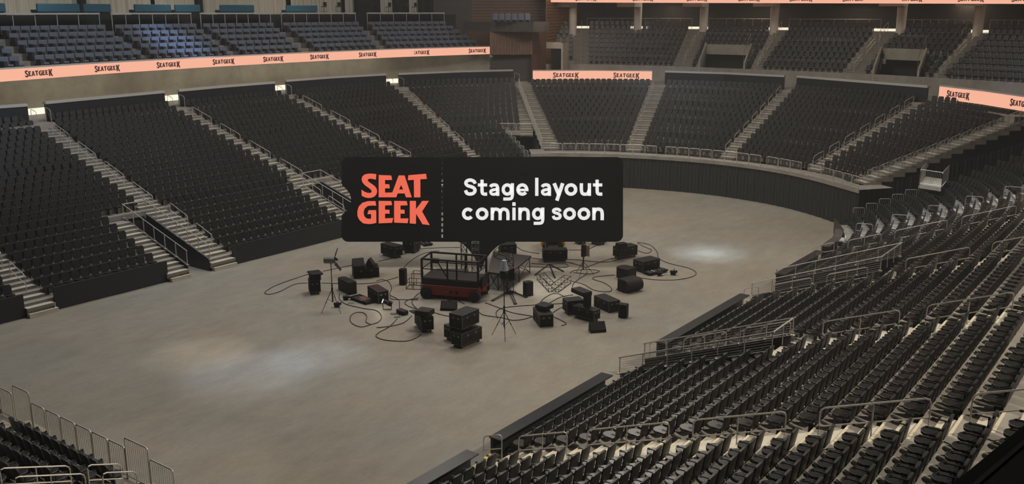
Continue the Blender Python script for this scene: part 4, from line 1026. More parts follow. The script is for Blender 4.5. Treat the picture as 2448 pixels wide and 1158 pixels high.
# white lettering built from strokes
SC2 = 4.824
def smooth(P, n=5): return dense(P, n) if len(P) > 2 else P
def stroke(mb, P, th, z0, z1):
    P = [Vector(p) for p in P]; m = len(P); Lf, Rt = [], []
    for i in range(m):
        t = (P[min(i + 1, m - 1)] - P[max(i - 1, 0)]).normalized(); n = Vector((-t.y, t.x)) * th / 2; Lf.append(P[i] + n); Rt.append(P[i] - n)
    W = lambda p, z: Vector((*sp(1100 + p.x / SC2, 360 + p.y / SC2), z))
    for i in range(m - 1):
        a, b_, c, d = Lf[i], Lf[i + 1], Rt[i + 1], Rt[i]
        mb.add([W(a, z1), W(b_, z1), W(c, z1), W(d, z1), W(a, z0), W(b_, z0), W(c, z0), W(d, z0)], [(0, 1, 2, 3), (4, 7, 6, 5), (0, 4, 5, 1), (2, 6, 7, 3)] + ([(0, 3, 7, 4)] if i == 0 else []) + ([(1, 5, 6, 2)] if i == m - 2 else []))
def el(cx, cy, rx, ry, a0, a1, n=22): return [(cx + rx * math.cos(math.radians(a0 + (a1 - a0) * i / n)), cy - ry * math.sin(math.radians(a0 + (a1 - a0) * i / n))) for i in range(n + 1)]
TH = 40
def L_S(x, y): return [(smooth([(x + 131, y - 141), (x + 118, y - 166), (x + 78, y - 182), (x + 38, y - 172), (x + 24, y - 145), (x + 44, y - 119), (x + 80, y - 107), (x + 114, y - 92), (x + 130, y - 62), (x + 112, y - 32), (x + 74, y - 21), (x + 36, y - 31), (x + 21, y - 64)]), 41)]
def L_t(x, y): return [([(x + 48, y - 186), (x + 48, y - 60)], TH), (smooth([(x + 48, y - 64), (x + 52, y - 34), (x + 70, y - 21), (x + 107, y - 20)]), 40), ([(x, y - 126), (x + 107, y - 126)], 37)]
def L_a(x, y): return [(smooth([(x + 20, y - 103), (x + 34, y - 120), (x + 62, y - 127), (x + 92, y - 120), (x + 104, y - 90)]), 39), ([(x + 104, y - 94), (x + 104, y)], TH), (smooth([(x + 104, y - 73), (x + 62, y - 71), (x + 30, y - 60), (x + 23, y - 42), (x + 36, y - 23), (x + 66, y - 18), (x + 104, y - 36)]), 35)]
def L_g(x, y): return [(el(x + 66, y - 73, 47, 53, 0, 360), 40), ([(x + 124, y - 145), (x + 124, y - 5)], TH), (smooth([(x + 124, y - 8), (x + 116, y + 24), (x + 92, y + 35), (x + 20, y + 36)]), 38)]
def L_e(x, y): return [(el(x + 72, y - 73, 51, 53, 0, 322), 40), ([(x + 24, y - 68), (x + 143, y - 68)], 30)]
def L_l(x, y): return [([(x + 21, y - 208), (x + 21, y)], TH)]
def L_y(x, y): return [([(x + 23, y - 145), (x + 80, y - 6)], 44), ([(x + 122, y - 145), (x + 54, y + 55)], 44)]
def L_o(x, y): return [(el(x + 76, y - 73, 54, 53, 0, 360), 42)]
def L_u(x, y): return [(smooth([(x + 21, y - 145), (x + 21, y - 70), (x + 32, y - 30), (x + 62, y - 19), (x + 95, y - 30), (x + 112, y - 72)]), 40), ([(x + 113, y - 145), (x + 113, y)], TH)]
def L_c(x, y): return [(el(x + 72, y - 73, 51, 53, 38, 322), 41)]
def L_n(x, y): return [([(x + 21, y - 145), (x + 21, y)], TH), (smooth([(x + 22, y - 80), (x + 38, y - 116), (x + 72, y - 127), (x + 105, y - 114), (x + 116, y - 76), (x + 116, y)]), 41)]
def L_m(x, y): return [([(x + 21, y - 145), (x + 21, y)], TH), (smooth([(x + 22, y - 80), (x + 36, y - 116), (x + 64, y - 127), (x + 98, y - 114), (x + 111, y - 76), (x + 111, y)]), 40), (smooth([(x + 112, y - 80), (x + 126, y - 116), (x + 154, y - 127), (x + 188, y - 114), (x + 201, y - 76), (x + 201, y)]), 40)]
def L_i(x, y): return [([(x + 21, y - 145), (x + 21, y)], TH), ([(x + 21, y - 206), (x + 21, y - 165)], TH)]
def L_s(x, y): return [(smooth([(x + 98, y - 99), (x + 88, y - 119), (x + 58, y - 128), (x + 28, y - 121), (x + 20, y - 104), (x + 34, y - 88), (x + 62, y - 79), (x + 90, y - 65), (x + 98, y - 44), (x + 86, y - 25), (x + 58, y - 18), (x + 28, y - 25), (x + 18, y - 50)]), 36)]
for f_, x, y, ch in ((L_S, 43, 525, 'S'), (L_t, 205, 525, 't'), (L_a, 330, 525, 'a'), (L_g, 478, 525, 'g'), (L_e, 645, 525, 'e'), (L_l, 862, 525, 'l'), (L_a, 925, 525, 'a'), (L_y, 1060, 525, 'y'), (L_o, 1201, 525, 'o'), (L_u, 1376, 525, 'u'), (L_t, 1530, 525, 't'),
                     (L_c, 20, 805, 'c'), (L_o, 178, 805, 'o'), (L_m, 350, 805, 'm'), (L_i, 600, 805, 'i'), (L_n, 668, 805, 'n'), (L_g, 828, 805, 'g'), (L_s, 1055, 805, 's'), (L_o, 1185, 805, 'o'), (L_o, 1350, 805, 'o'), (L_n, 1520, 805, 'n')):
    mb = MB()
    for P, th in f_(x, y): stroke(mb, P, th * .94, .08, .12)
    q = part('letter', mb, M['white'], sg); q['label'] = 'white letter ' + ch
# ================================================================ equipment on the floor
def frame3(N, L, R, top, z0=0.0):
    """near, left and right bottom corners in picture pixels, y of the near top corner -> matrix, width (towards right), depth (towards left), height"""
    n = onz(*N, z0); l = onz(*L, z0); r = onz(*R, z0); a = (r - n); b_ = (l - n); w = a.length; dp = b_.length
    ax = a.normalized(); ay = Vector((-ax.y, ax.x, 0))
    if ay.dot(b_) < 0: ay = -ay
    # split the skew between both sides
    by = b_.normalized(); m = (ax + by).normalized(); q = Vector((-m.y, m.x, 0))
    if q.dot(ax) < 0: q = -q
    ax2 = (m + q).normalized(); ay2 = (m - q).normalized()
    rr = n - CAM; t = None; d = rr.dot(FW)
    # height: move up until the projection reaches top
    lo, hi = 0, 5
    for _ in range(30):
        h = (lo + hi) / 2
        if proj(n + Vector((0, 0, h)))[1] > top: lo = h
        else: hi = h
    return n, ax2, ay2, w, dp, lo
def T3(n, ax, ay, w, dp, flip=True):
    # local x along ax (0..w), local y along ay (0..dp), z up; keep it right handed
    if ax.cross(ay).z > 0: return Matrix(((ax.x, ay.x, 0, n.x), (ax.y, ay.y, 0, n.y), (0, 0, 1, n.z), (0, 0, 0, 1))), w, dp
    return Matrix(((ay.x, ax.x, 0, n.x), (ay.y, ax.y, 0, n.y), (0, 0, 1, n.z), (0, 0, 0, 1))), dp, w
def root(name, label, cat, Mx, group=None): r = thing(name, label, cat, group=group); r.matrix_world = Mx; return r
def flight_case(N, L, R, top, label, z0=0.0, wheels=True, lid=.28):
    Mx, w, d = T3(*frame3(N, L, R, top, z0)[:5]); h = frame3(N, L, R, top, z0)[5]
    r = root('flight_case', label, 'flight case', Mx, 'black flight cases on the floor'); zb = .13 if wheels else 0
    sp_ = zb + (h - zb) * (1 - lid)
    mb = MB(); mb.bbox((w / 2, d / 2, (zb + sp_) / 2), (w - .02, d - .02, sp_ - zb), .015); part('body', mb, M['case'], r)
    mb = MB(); mb.bbox((w / 2, d / 2, (sp_ + h) / 2 + .005), (w - .02, d - .02, h - sp_ - .01), .015); part('lid', mb, M['casetop'], r)
    mb = MB(); e = .022
    for x in (0, w):
        for y in (0, d): mb.box((x + (e / 2 if x == 0 else -e / 2), y + (e / 2 if y == 0 else -e / 2), (zb + h) / 2), (e, e, h - zb))
    for z in (zb + e / 2, h - e / 2, sp_):
        for y in (e / 2, d - e / 2): mb.box((w / 2, y, z), (w, e, e * (.6 if z == sp_ else 1)))
        for x in (e / 2, w - e / 2): mb.box((x, d / 2, z), (e, d, e * (.6 if z == sp_ else 1)))
    part('edge_trim', mb, M['edged'], r)
    for i in (.3, .7):
        mb = MB(); mb.box((w * i, -.004, sp_), (.09, .012, .09)); part('latch', mb, M['steeld'], r)
        mb = MB(); mb.box((-.004, d * i, sp_), (.012, .09, .09)); part('latch', mb, M['steeld'], r)
    mb = MB(); mb.box((w / 2, -.006, zb + (sp_ - zb) * .55), (.16, .014, .10)); part('handle', mb, M['blackd'], r)
    mb = MB(); mb.box((-.006, d / 2, zb + (sp_ - zb) * .55), (.014, .16, .10)); part('handle', mb, M['blackd'], r)
    if wheels:
        for x in (.12, w - .12):
            for y in (.12, d - .12):
                mb = MB(); mb.cyl((x - .025, y, .055), (x + .025, y, .055), .055, 12); mb.box((x, y, .115), (.07, .07, .03)); part('caster', mb, M['rubber'], r)
    return r
M['ledge'] = mat('ledge_brown', (.055, .030, .020), .6)
M['edged'] = mat('worn_aluminium_trim', (.11, .105, .10), .4, metal=.4)
def slabbox(N, L, R, top, label, z0, name='rack_unit', m='casetop', cat='amplifier'):
    fr = frame3(N, L, R, top, z0); Mx, w, d = T3(*fr[:5]); h = fr[5]; r = root(name, label, cat, Mx)
    mb = MB(); mb.bbox((w / 2, d / 2, h / 2 + .01), (w, d, h - .02), .02); part('body', mb, M[m], r)
    mb = MB(); mb.box((w / 2, -.008, h * .6), (w * .9, .012, h * .25)); mb.box((-.008, d / 2, h * .6), (.012, d * .9, h * .25)); part('front_trim', mb, M['blackd'], r)
    for x in (.07, w - .07):
        for y in (.07, d - .07): mb = MB(); mb.cyl((x, y, 0), (x, y, .015), .025, 8); part('foot', mb, M['rubber'], r)
    return r
def speaker(N, L, R, top, label, z0=0.0, slim=False, name='loudspeaker'):
    fr = frame3(N, L, R, top, z0); Mx, w, d = T3(*fr[:5]); h = fr[5]; r = root(name, label, 'loudspeaker', Mx)
    c = min(w, d) * .22
    mb = MB(); mb.prism([(0, 0, .02), (w, 0, .02), (w, d - c, .02), (w - c, d, .02), (c, d, .02), (0, d - c, .02)], (0, 0, h - .02)); part('cabinet', mb, M['case'], r)
    mb = MB(); mb.bbox((w / 2, -.012, h / 2 + .01), (w * .92, .02, h * .92), .006); part('grille', mb, M['grille'], r)
    mb = MB(); mb.box((w / 2, d * .45, h + .004), (w * .4, .05, .012)); part('handle', mb, M['blackd'], r)
    for x in (.05, w - .05): mb = MB(); mb.box((x, d * .4, .01), (.04, d * .5, .02)); part('foot', mb, M['rubber'], r)
    return r
def wedge(c, rz, w, d, h, label, z0=0.0, tilt=0):
    r = thing('stage_monitor', label, 'loudspeaker', loc=(*onz(*c, z0)[:2], z0), rz=rz)
    poly = [(-w / 2, -d / 2, .0), (-w / 2, d / 2, .0), (-w / 2, d / 2, h * .55), (-w / 2, d * .22, h), (-w / 2, -d / 2 + .02, h * .28)]
    mb = MB(); mb.prism(poly, (w, 0, 0)); part('cabinet', mb, M['case'], r)
    a, b_ = Vector(poly[4]), Vector(poly[3]); n = Vector((0, -(b_.z - a.z), (b_.y - a.y))).normalized()
    mb = MB(); mb.prism([a + Vector((.03, 0, 0)) + n * .004, b_ + Vector((.03, 0, 0)) + n * .004, b_ + Vector((w - .03, 0, 0)) + n * .004, a + Vector((w - .03, 0, 0)) + n * .004], n * .012); part('grille', mb, M['grille'], r)
    for s_ in (-1, 1): mb = MB(); mb.box((s_ * (w / 2 + .004), d * .1, h * .45), (.012, .12, .05)); part('handle', mb, M['blackd'], r)
    return r
HRZ = math.atan2(HD.y, HD.x) - PI / 2    # local +y away from the viewer
flight_case((945.2, 619.6), (907.8, 611.8), (964.2, 615.3), 590, 'black flight case just below the sign, left of the open tray')
flight_case((990.7, 607.5), (966, 603.5), (999.6, 599), 577, 'black flight case behind another, its top cut by the sign edge')
flight_case((740, 706.4), (735.4, 697.8), (767.7, 704.7), 673, 'upright black case on wheels at the far left of the equipment')
slabbox((741, 673), (736.5, 665.5), (768, 671.5), 661, 'rack box standing on the leftmost upright case', .745, name='rack_box')
slabbox((744, 662), (731, 654), (773.5, 659), 656.5, 'square lid lying turned on top of the leftmost case stack', 1.03, name='case_lid', cat='lid')
flight_case((845.4, 667.6), (842, 657), (907, 663.3), 643.4, 'long black case carrying two tilted monitors', wheels=False)
flight_case((904.5, 728), (880.5, 712), (929.5, 723.5), 698.7, 'black case behind the lit spotlight and beside the open tray', wheels=False)
flight_case((1007.3, 798.2), (989.4, 779), (1037.6, 795), 761, 'black case with an amplifier lying on top, left of the big stack')
flight_case((1103.7, 837), (1078, 830), (1154.3, 817.6), 799.7, 'front black case of the big stack nearest the camera')
flight_case((1077.3, 818.4), (1060.2, 812.2), (1140.3, 803), 782, 'rear left black case of the big stack')
flight_case((1105.3, 789.3), (1076.5, 781.0), (1140.5, 770.3), 755.5, 'black case on top of the big stack', z0=.86, wheels=False)
flight_case((1289.6, 783.6), (1274, 762.5), (1323, 781.3), 754, 'black case with a slab on top beside the foreground tripod', wheels=False)
flight_case((1355.7, 754.9), (1344, 745.5), (1396, 751.0), 721, 'rear left case in the cluster right of the foreground tripod')
flight_case((1419.5, 773.5), (1362.7, 763), (1438.2, 768.6), 744, 'front case in the cluster with a small speaker on top')
flight_case((1455.3, 749.4), (1418, 733), (1481.7, 744.8), 722.2, 'right case in the cluster beside the slim black speaker', wheels=False)
flight_case((1482, 622.2), (1464.8, 616.5), (1523.5, 614.4), 593.5, 'black case on wheels at the lower right corner of the sign')
flight_case((1536.4, 653.8), (1514.9, 646), (1573.8, 644), 626.5, 'black case at the right behind an open tray of tools', wheels=False)
flight_case((1298, 626.5), (1295.6, 620), (1356.5, 625.6), 598.5, 'black case on wheels in front of the yellow forklift')
flight_case((1196, 613), (1192, 606), (1235, 611.5), 586, 'black case behind the stage deck below the sign', wheels=False)
flight_case((1428, 588.5), (1405, 583.8), (1453, 586), 556, 'black case half hidden by the lower edge of the sign, right')
flight_case((1385, 586), (1368, 582), (1406, 583.5), 560, 'black case half hidden by the sign above the far tripod')
slabbox((1023, 760.5), (993.5, 754.5), (1036, 750.5), 747, 'dark amplifier with a bluish front lying askew on a case', .80, name='amplifier')
slabbox((988, 752), (980, 746), (1000, 749), 748, 'thin black panel sticking out left under the amplifier', .80, name='panel', cat='panel')
slabbox((1304, 745.5), (1281.5, 738), (1320.5, 737), 734.5, 'black amplifier slab on the case beside the foreground tripod', .62, name='amplifier')
slabbox((1394, 712), (1369, 699), (1414, 707), 701, 'thick black slab on top of the cluster of cases', 1.13, name='amplifier')
slabbox((1480, 601), (1472, 597), (1499, 598), 584, 'dark device standing on the case below the sign corner', .60, name='mixer', cat='mixer')
speaker((966.5, 683.5), (953.5, 682.0), (972.2, 679), 646, 'slim upright black speaker left of the red lift')
speaker((1256.7, 710.3), (1249, 706), (1274, 706.8), 676.6, 'upright black speaker between deck and floor trusses')
speaker((1398, 735.5), (1393, 732.5), (1413.5, 733.5), 703, 'small upright speaker standing on the front case of the cluster', z0=.63)
speaker((1495.7, 763), (1478, 759.3), (1497.5, 757), 731, 'slim black speaker at the right end of the cluster')
speaker((1499, 670.5), (1471, 662.5), (1517.5, 662.5), 645.8, 'boxy black speaker behind the rounded one at right')
speaker((834, 706.4), (808, 692.5), (853, 702.5), 677, 'wide black speaker beside the left tripod lamp')
# rounded speaker (right)
fr = frame3((1491.5, 701.3), (1476.9, 695.5), (1527, 692), 671.5); Mx, w, d = T3(*fr[:5]); h = fr[5]
r = root('rounded_speaker', 'large black speaker with a curved front at the right of the floor', 'loudspeaker', Mx)
mb = MB(); mb.prism([(0, 0, .02), (0, d, .02), (0, d, h), (0, 0, h)], (w, 0, 0)); part('cabinet', mb, M['case'], r)
mb = MB(); n_ = 10; P = [(0.02, -.30 * math.sin(PI * i / n_), .02 + (h - .02) * (1 - math.cos(PI * i / n_)) / 2) for i in range(n_ + 1)]; mb.prism(P, (w - .04, 0, 0)); part('grille', mb, M['grille'], r, smooth=False)
mb = MB(); mb.box((w * .5, d * .5, .01), (w * .8, d * .8, .02)); part('foot', mb, M['rubber'], r)
wedge((857, 641), HRZ + .35, .62, .45, .52, 'tilted monitor on the long case, left one', z0=.60); wedge((888, 639), HRZ + 1.35, .42, .42, .50, 'narrow tilted monitor on the long case, right one', z0=.60)
wedge((1073, 741), HRZ - .10, .78, .42, .42, 'stage monitor lying on the floor below the red lift'); wedge((1428, 793), HRZ + .22, .72, .38, .44, 'stage monitor on the floor in front of the cluster of cases')
def tray(N, L, R, top, label, n=8, seed=1):
    fr = frame3(N, L, R, top); Mx, w, d = T3(*fr[:5]); h = max(fr[5], .12); r = root('tool_tray', label, 'tool tray', Mx); rr = random.Random(seed)
    mb = MB(); mb.bbox((w / 2, d / 2, h * .62), (w, d, h * .25), .01)
    for x in (.015, w - .015): mb.box((x, d / 2, h * .85), (.03, d, h * .3))
    for y in (.015, d - .015): mb.box((w / 2, y, h * .85), (w, .03, h * .3))
    part('tray', mb, M['case'], r)
    mb = MB()
    for x in (.08, w - .08):
        for y in (.08, d - .08): mb.cyl((x, y, 0), (x, y, h * .5), .03, 8)
    part('feet', mb, M['rubber'], r)
    for i in range(n):
        mb = MB(); x = w * (.12 + .76 * i / max(1, n - 1)); a = Vector((x, d * .25, h * .86)); b_ = Vector((x + .05 * rr.uniform(-1, 1), d * (.6 + .15 * rr.random()), h * .86 + .04))
        mb.tube([a, b_], .02, 6)
        q = link('tool', mb.mesh('tool', M['chrome'] if i % 2 else M['steeld']), None, 'rod-shaped tool, %s in the %s' % (ordn(i + 1), label.split(',')[0].replace('open ', '')), 'tool', 'tools in ' + label[:30]); q.matrix_world = Mx
tray((874.8, 730.5), (854, 712.5), (893, 722), 724, 'open black tray beside the left case, full of silver rods', 8, 2)
tray((1553, 661.0), (1536, 655), (1595, 650.5), 654.5, 'open black tray right of the floor, with bright tools', 9, 3)
tray((1014, 590.2), (1003, 584), (1035.6, 587.5), 585.5, 'open low tray just below the sign edge', 4, 4)
# tripod lamp stands
def tripod(foot, top, feet, label, head, zh=None, spread=.0, col='blackd'):
    c = onz(*foot); Ft = [onz(*p) for p in feet]; c = sum(Ft, Vector()) / len(Ft) if len(Ft) == 3 else c
    lo, hi = 0, 6
    for _ in range(30):
        h = (lo + hi) / 2
        if proj(c + Vector((0, 0, h)))[1] > top: lo = h
        else: hi = h
    H = lo; r = thing('lamp_tripod', label, 'tripod', loc=c)
    hub = Vector((0, 0, H * .46)); low = Vector((0, 0, H * .18))
    mb = MB(); mb.tube([low, Vector((0, 0, H * .55)), Vector((0, 0, H * .55)), Vector((0, 0, H))], [.030, .030, .022, .020], 8); part('pole', mb, M[col], r)
    mb = MB(); mb.cyl(hub - Vector((0, 0, .05)), hub + Vector((0, 0, .06)), .05, 8); mb.cyl(hub + Vector((0, 0, .14)), hub + Vector((0, 0, .2)), .045, 8); part('collar', mb, M[col], r)
    for p in Ft:
        q = p - c; mb = MB(); mb.tube([hub, q + Vector((0, 0, .02))], [.017, .012], 6); m = hub.lerp(q, .55); mb.tube([m - (q - hub) * .02, m + (q - hub) * .02], .026, 6); mb.tube([hub.lerp(q, .42), low + Vector((0, 0, .03))], .009, 5)
        part('leg', mb, M[col], r)
    return r, c, H
ft = [(768, 751), (815, 752.5), (806, 728)]
r, c, H = tripod((795, 740), 628, ft, 'tall black tripod with a silver lamp at the left of the equipment', None)
mb = MB(); rtv = RT.copy(); mb.tube([Vector((0, 0, H + .12)) - rtv * .32, Vector((0, 0, H + .12)) - rtv * .29, Vector((0, 0, H + .12)) + rtv * .2, Vector((0, 0, H + .12)) + rtv * .2], [.14, .16, .16, .17], 18); part('lamp_head', mb, M['chrome'] if 0 else M['steeld'], r)
for s_, a in ((1, .9), (-1, .9)):
    mb = MB(); b0 = Vector((0, 0, H + .12 + s_ * .16)) + rtv * .2; e = rtv * (.14 if s_ > 0 else .26) + Vector((0, 0, s_ * (.42 if s_ > 0 else .34))); n = Vector((HD.x, HD.y, 0)) * .22
    mb.prism([b0 - n, b0 + n, b0 + e + n * .7, b0 + e - n * .7], rtv * .012); part('barn_door', mb, M['blackd'], r)
mb = MB(); mb.box((0, 0, H), (.06, .06, .12)); part('bracket', mb, M['blackd'], r)
ft = [(1176, 803), (1233, 800), (1207.5, 819)]
r, c, H = tripod((1206, 807), 668, ft, 'tall foreground tripod with a pale cone shade, centre of floor', None)
mb = MB(); z = H; mb.tube([(0, 0, z + .40), (0, 0, z + .85)], [.19, .10], 16); part('lamp_shade', mb, M['lampcone'], r, label='pale frosted cone shade')
mb = MB(); mb.tube([(0, 0, z - .1), (0, 0, z + .05), (0, 0, z + .3), (0, 0, z + .40)], [.07, .19, .21, .17], 14); part('lamp_head', mb, M['blackd'], r)
mb = MB(); b0 = Vector((0, 0, z + .35)) + rtv * .15; mb.prism([b0, b0 + rtv * .28 + Vector((0, 0, .18)), b0 + rtv * .32 + Vector((0, 0, -.35)), b0 + rtv * .06 + Vector((0, 0, -.45))], HD * .02); part('barn_door', mb, M['blackd'], r)
ft = [(1377, 653), (1420, 658), (1385, 665.5)]
r, c, H = tripod((1394, 657), 585, ft, 'black tripod with a pale wood panel below the sign at right', None)
mb = MB(); mb.prism([Vector((.10, 0, H * .62)) * 1.0 + rtv * .02, rtv * .30 + Vector((.05, 0, H * .60)), rtv * .30 + Vector((.05, 0, H * .95)), rtv * .02 + Vector((.10, 0, H * .95))], HD * .03); part('wood_panel', mb, M['ply'], r, label='pale plywood panel')
mb = MB(); mb.box((0, 0, H * .8), (.22, .18, H * .38)); part('hanging_case', mb, M['blackd'], r)
# lit spotlight with yoke
c = onz(926, 741); r = thing('spotlight', 'small lit spotlight in a yoke on the floor, shining left', 'spotlight', loc=c)
mb = MB(); mb.tube([rtv * -.22 + Vector((0, 0, .38)), rtv * -.20 + Vector((0, 0, .03)), rtv * .20 + Vector((0, 0, .02)), rtv * .22 + Vector((0, 0, .36))], .022, 6); part('yoke', mb, M['blackd'], r)
a = rtv * -.20 + Vector((0, 0, .44)); b_ = rtv * .24 + Vector((0, 0, .28)); mb = MB(); mb.tube([a, a.lerp(b_, .5), a.lerp(b_, .55), b_], [.10, .11, .14, .13], 14); part('housing', mb, M['blackd'], r)
dd = (a - b_).normalized(); mb = MB(); mb.cyl(a + dd * .003, a + dd * .02, .095, 14); part('lens', mb, M['lamplit'], r, label='glowing warm white lens')
lt = bpy.data.lights.new('spotlight_lamp', 'POINT'); lt.energy = 6; lt.color = (1, .9, .7); lt.shadow_soft_size = .08; lo = bpy.data.objects.new('spotlight_lamp', lt); COL.objects.link(lo); lo.location = c + a + dd * .18 - Vector((HD.x, HD.y, 0)) * .12
slabbox((963.8, 756.2), (952, 748.4), (974.6, 752.2), 746, 'small black box with rounded lid near the spotlight', 0, name='stage_box', cat='box')
for (x, y, w) in ((941, 751, 'grey metal plate on the floor behind the small box, upper one'), (950, 758.5, 'grey metal plate on the floor, lower one')):
    p = onz(x, y); mb = MB(); mb.bbox((0, 0, .02), (.30, .20, .04), .006); link('floor_plate', mb.mesh('floor_plate', M['steeld']), None, w, 'plate', None, None, p, HRZ + .2)
def clampy(x, y, label, s_=1.0, u=False, rz=0):
    p = onz(x, y); r = thing('rigging_clamp' if not u else 'u_bolt', label, 'clamp', loc=p, rz=HRZ + rz)
    if u: mb = MB(); mb.tube([(-.15, -.05, .015), (-.15, .08, .015), (.12, .1, .015), (.14, -.04, .015)], .014, 6); part('bar', mb, M['steeld'], r); return
    mb = MB(); mb.bbox((0, 0, .10 * s_), (.20 * s_, .14 * s_, .16 * s_), .02); part('body', mb, M['blackd'], r)
    mb = MB(); mb.cyl((-.12 * s_, 0, .14 * s_), (.16 * s_, 0, .14 * s_), .05 * s_, 10); part('jaw', mb, M['blackd'], r)
    mb = MB(); mb.cyl((.05, 0, .16 * s_), (.05, 0, .27 * s_), .02, 6); part('screw', mb, M['steeld'], r)
clampy(827, 718, 'small black clamp on the floor beside the wide speaker', 1.2); clampy(839, 727, 'grey u-shaped bar on the floor by the left tray', u=True)
clampy(806, 735, 'black clamp at the foot of the left tripod lamp', 1.3); clampy(1576, 660, 'small black clamp in front of the right tray', 1.2)
clampy(1589, 659.5, 'thin curved bar between two clamps at right', u=True, rz=.4); clampy(1609, 658, 'black clamp farthest right on the floor', 1.4)
# stage deck on scissor legs
P = [onz(1179, 601, .95), onz(1166, 650, .95), onz(1214, 657, .95), onz(1270, 612, .95)]
ctr = sum(P, Vector()) / 4; r = thing('stage_deck', 'dark square stage deck on crossed steel legs under the sign', 'stage deck', loc=(ctr.x, ctr.y, 0)); o = Vector((ctr.x, ctr.y, 0))
mb = MB(); mb.prism([p - o for p in P], (0, 0, -.10)); part('deck_top', mb, M['deck'], r)
mids = [P[i].lerp(P[(i + 1) % 4], .5) for i in range(4)]
for p in P + mids:
    q = p.lerp(ctr, .06) - o; mb = MB(); mb.cyl(Vector((q.x, q.y, 0)), Vector((q.x, q.y, .86)), .025, 6); mb.cyl(Vector((q.x, q.y, 0)), Vector((q.x, q.y, .02)), .05, 8); part('leg', mb, M['blackd'], r)
for i in range(4):
    for A, B in ((P[i], mids[i]), (mids[i], P[(i + 1) % 4])):
        a = A.lerp(ctr, .06) - o; b_ = B.lerp(ctr, .06) - o; mb = MB(); mb.cyl((a.x, a.y, .04), (b_.x, b_.y, .84), .018, 5); mb.cyl((b_.x, b_.y, .04), (a.x, a.y, .84), .018, 5); part('cross_brace', mb, M['blackd'], r)
A = onz(1182, 616, .95); mb = MB(); B = onz(1216, 628, .95); C_ = onz(1226, 618, .95); D_ = onz(1192, 609, .95)
for z in (.02, .42): mb.tube([p + Vector((0, 0, z)) - A for p in (A, B, C_, D_)], .018, 5, closed=True)
for p in (A, B, C_, D_): mb.cyl(p - A, p - A + Vector((0, 0, .42)), .018, 5)
link('wire_rack', mb.mesh('wire_rack', M['blackd']), None, 'thin black rectangular frame standing on the stage deck', 'frame', loc=A)
def truss(mb, a, b_, w, n, side=None, r=.022, diag=4):
    a, b_ = Vector(a), Vector(b_); d = (b_ - a).normalized(); ref = Vector((0, 0, 1)) if abs(d.z) < .8 else (side or RT); u = d.cross(ref).normalized() * w / 2; v = u.cross(d).normalized() * w / 2
    C = [u + v, u - v, -u - v, -u + v]
    for c in C: mb.tube([a + c, b_ + c], r, 6)
    L = (b_ - a)
    for i in range(n + 1):
        q = a + L * (i / n)
        for k in range(4): mb.tube([q + C[k], q + C[(k + 1) % 4]], r * .6, 4, cap=False)
        if i < n:
            q2 = a + L * ((i + 1) / n)
            for k in range(0, 4, 4 // diag): x, y = (C[k], C[(k + 1) % 4]) if i % 2 else (C[(k + 1) % 4], C[k]); mb.tube([q + x, q2 + y], r * .6, 4, cap=False)
def tower(base, top, feet, label, w=.36, m='steeld'):
    c = onz(*base); lo, hi = 0, 6
    for _ in range(30):
        h = (lo + hi) / 2
        if proj(c + Vector((0, 0, h)))[1] > top: lo = h
        else: hi = h
    r = thing('truss_tower', label, 'truss', loc=c); mb = MB(); truss(mb, (0, 0, .06), (0, 0, lo), w, max(3, int(lo / .36))); part('truss_column', mb, M[m], r)
    mb = MB(); mb.box((0, 0, .03), (w + .1, w + .1, .05)); part('base_plate', mb, M['blackd'], r)
    for p in feet:
        q = onz(*p) - c; mb = MB(); n = Vector((-q.y, q.x, 0)).normalized() * .05; mb.tube([n + Vector((0, 0, .12)), q + n + Vector((0, 0, .03))], .022, 6); mb.tube([-n + Vector((0, 0, .12)), q - n + Vector((0, 0, .03))], .022, 6); mb.box(q + Vector((0, 0, .025)), (.14, .14, .03)); part('outrigger', mb, M['blackd'], r)
tower((1219, 701), 616, [(1178, 720), (1232, 728), (1257, 712)], 'black truss column with three splayed feet beside the foreground tripod', m='blackd')
tower((1137, 678), 580, [], 'pale truss column rising behind the red lift', m='steeld')
tower((1110, 668), 582, [(1090, 670), (1130, 676)], 'black truss column behind the red lift, under the sign point', w=.3, m='blackd')
# trusses on the ground
mb = MB(); a = onz(1292, 660, .2); b_ = onz(1321, 690, .2); truss(mb, a - a, b_ - a, .38, 4, r=.019, diag=1); link('floor_truss', mb.mesh('floor_truss', M['blackd']), None, 'black box truss lying left on the brightly lit floor', 'truss', loc=a)
mb = MB(); a = onz(1326, 690, .2); b_ = onz(1357, 668, .2); truss(mb, a - a, b_ - a, .38, 4, r=.019, diag=1); link('floor_truss', mb.mesh('floor_truss', M['blackd']), None, 'black box truss lying right, forming a corner with another', 'truss', loc=a)
ap = onz(1313, 650, 0) + Vector((0, 0, .42))
for (x, y), w in (((1278, 658), 'left'), ((1348, 650), 'right'), ((1327, 665), 'front')):
    e = onz(x, y, .03); mb = MB(); mb.tube([Vector((0, 0, 0)), e - ap], .045, 4); link('steel_angle', mb.mesh('steel_angle', M['blackd']), None, 'dark steel bar leaning at the floor trusses, %s one of three' % w, 'bar', 'three leaning bars', loc=ap)
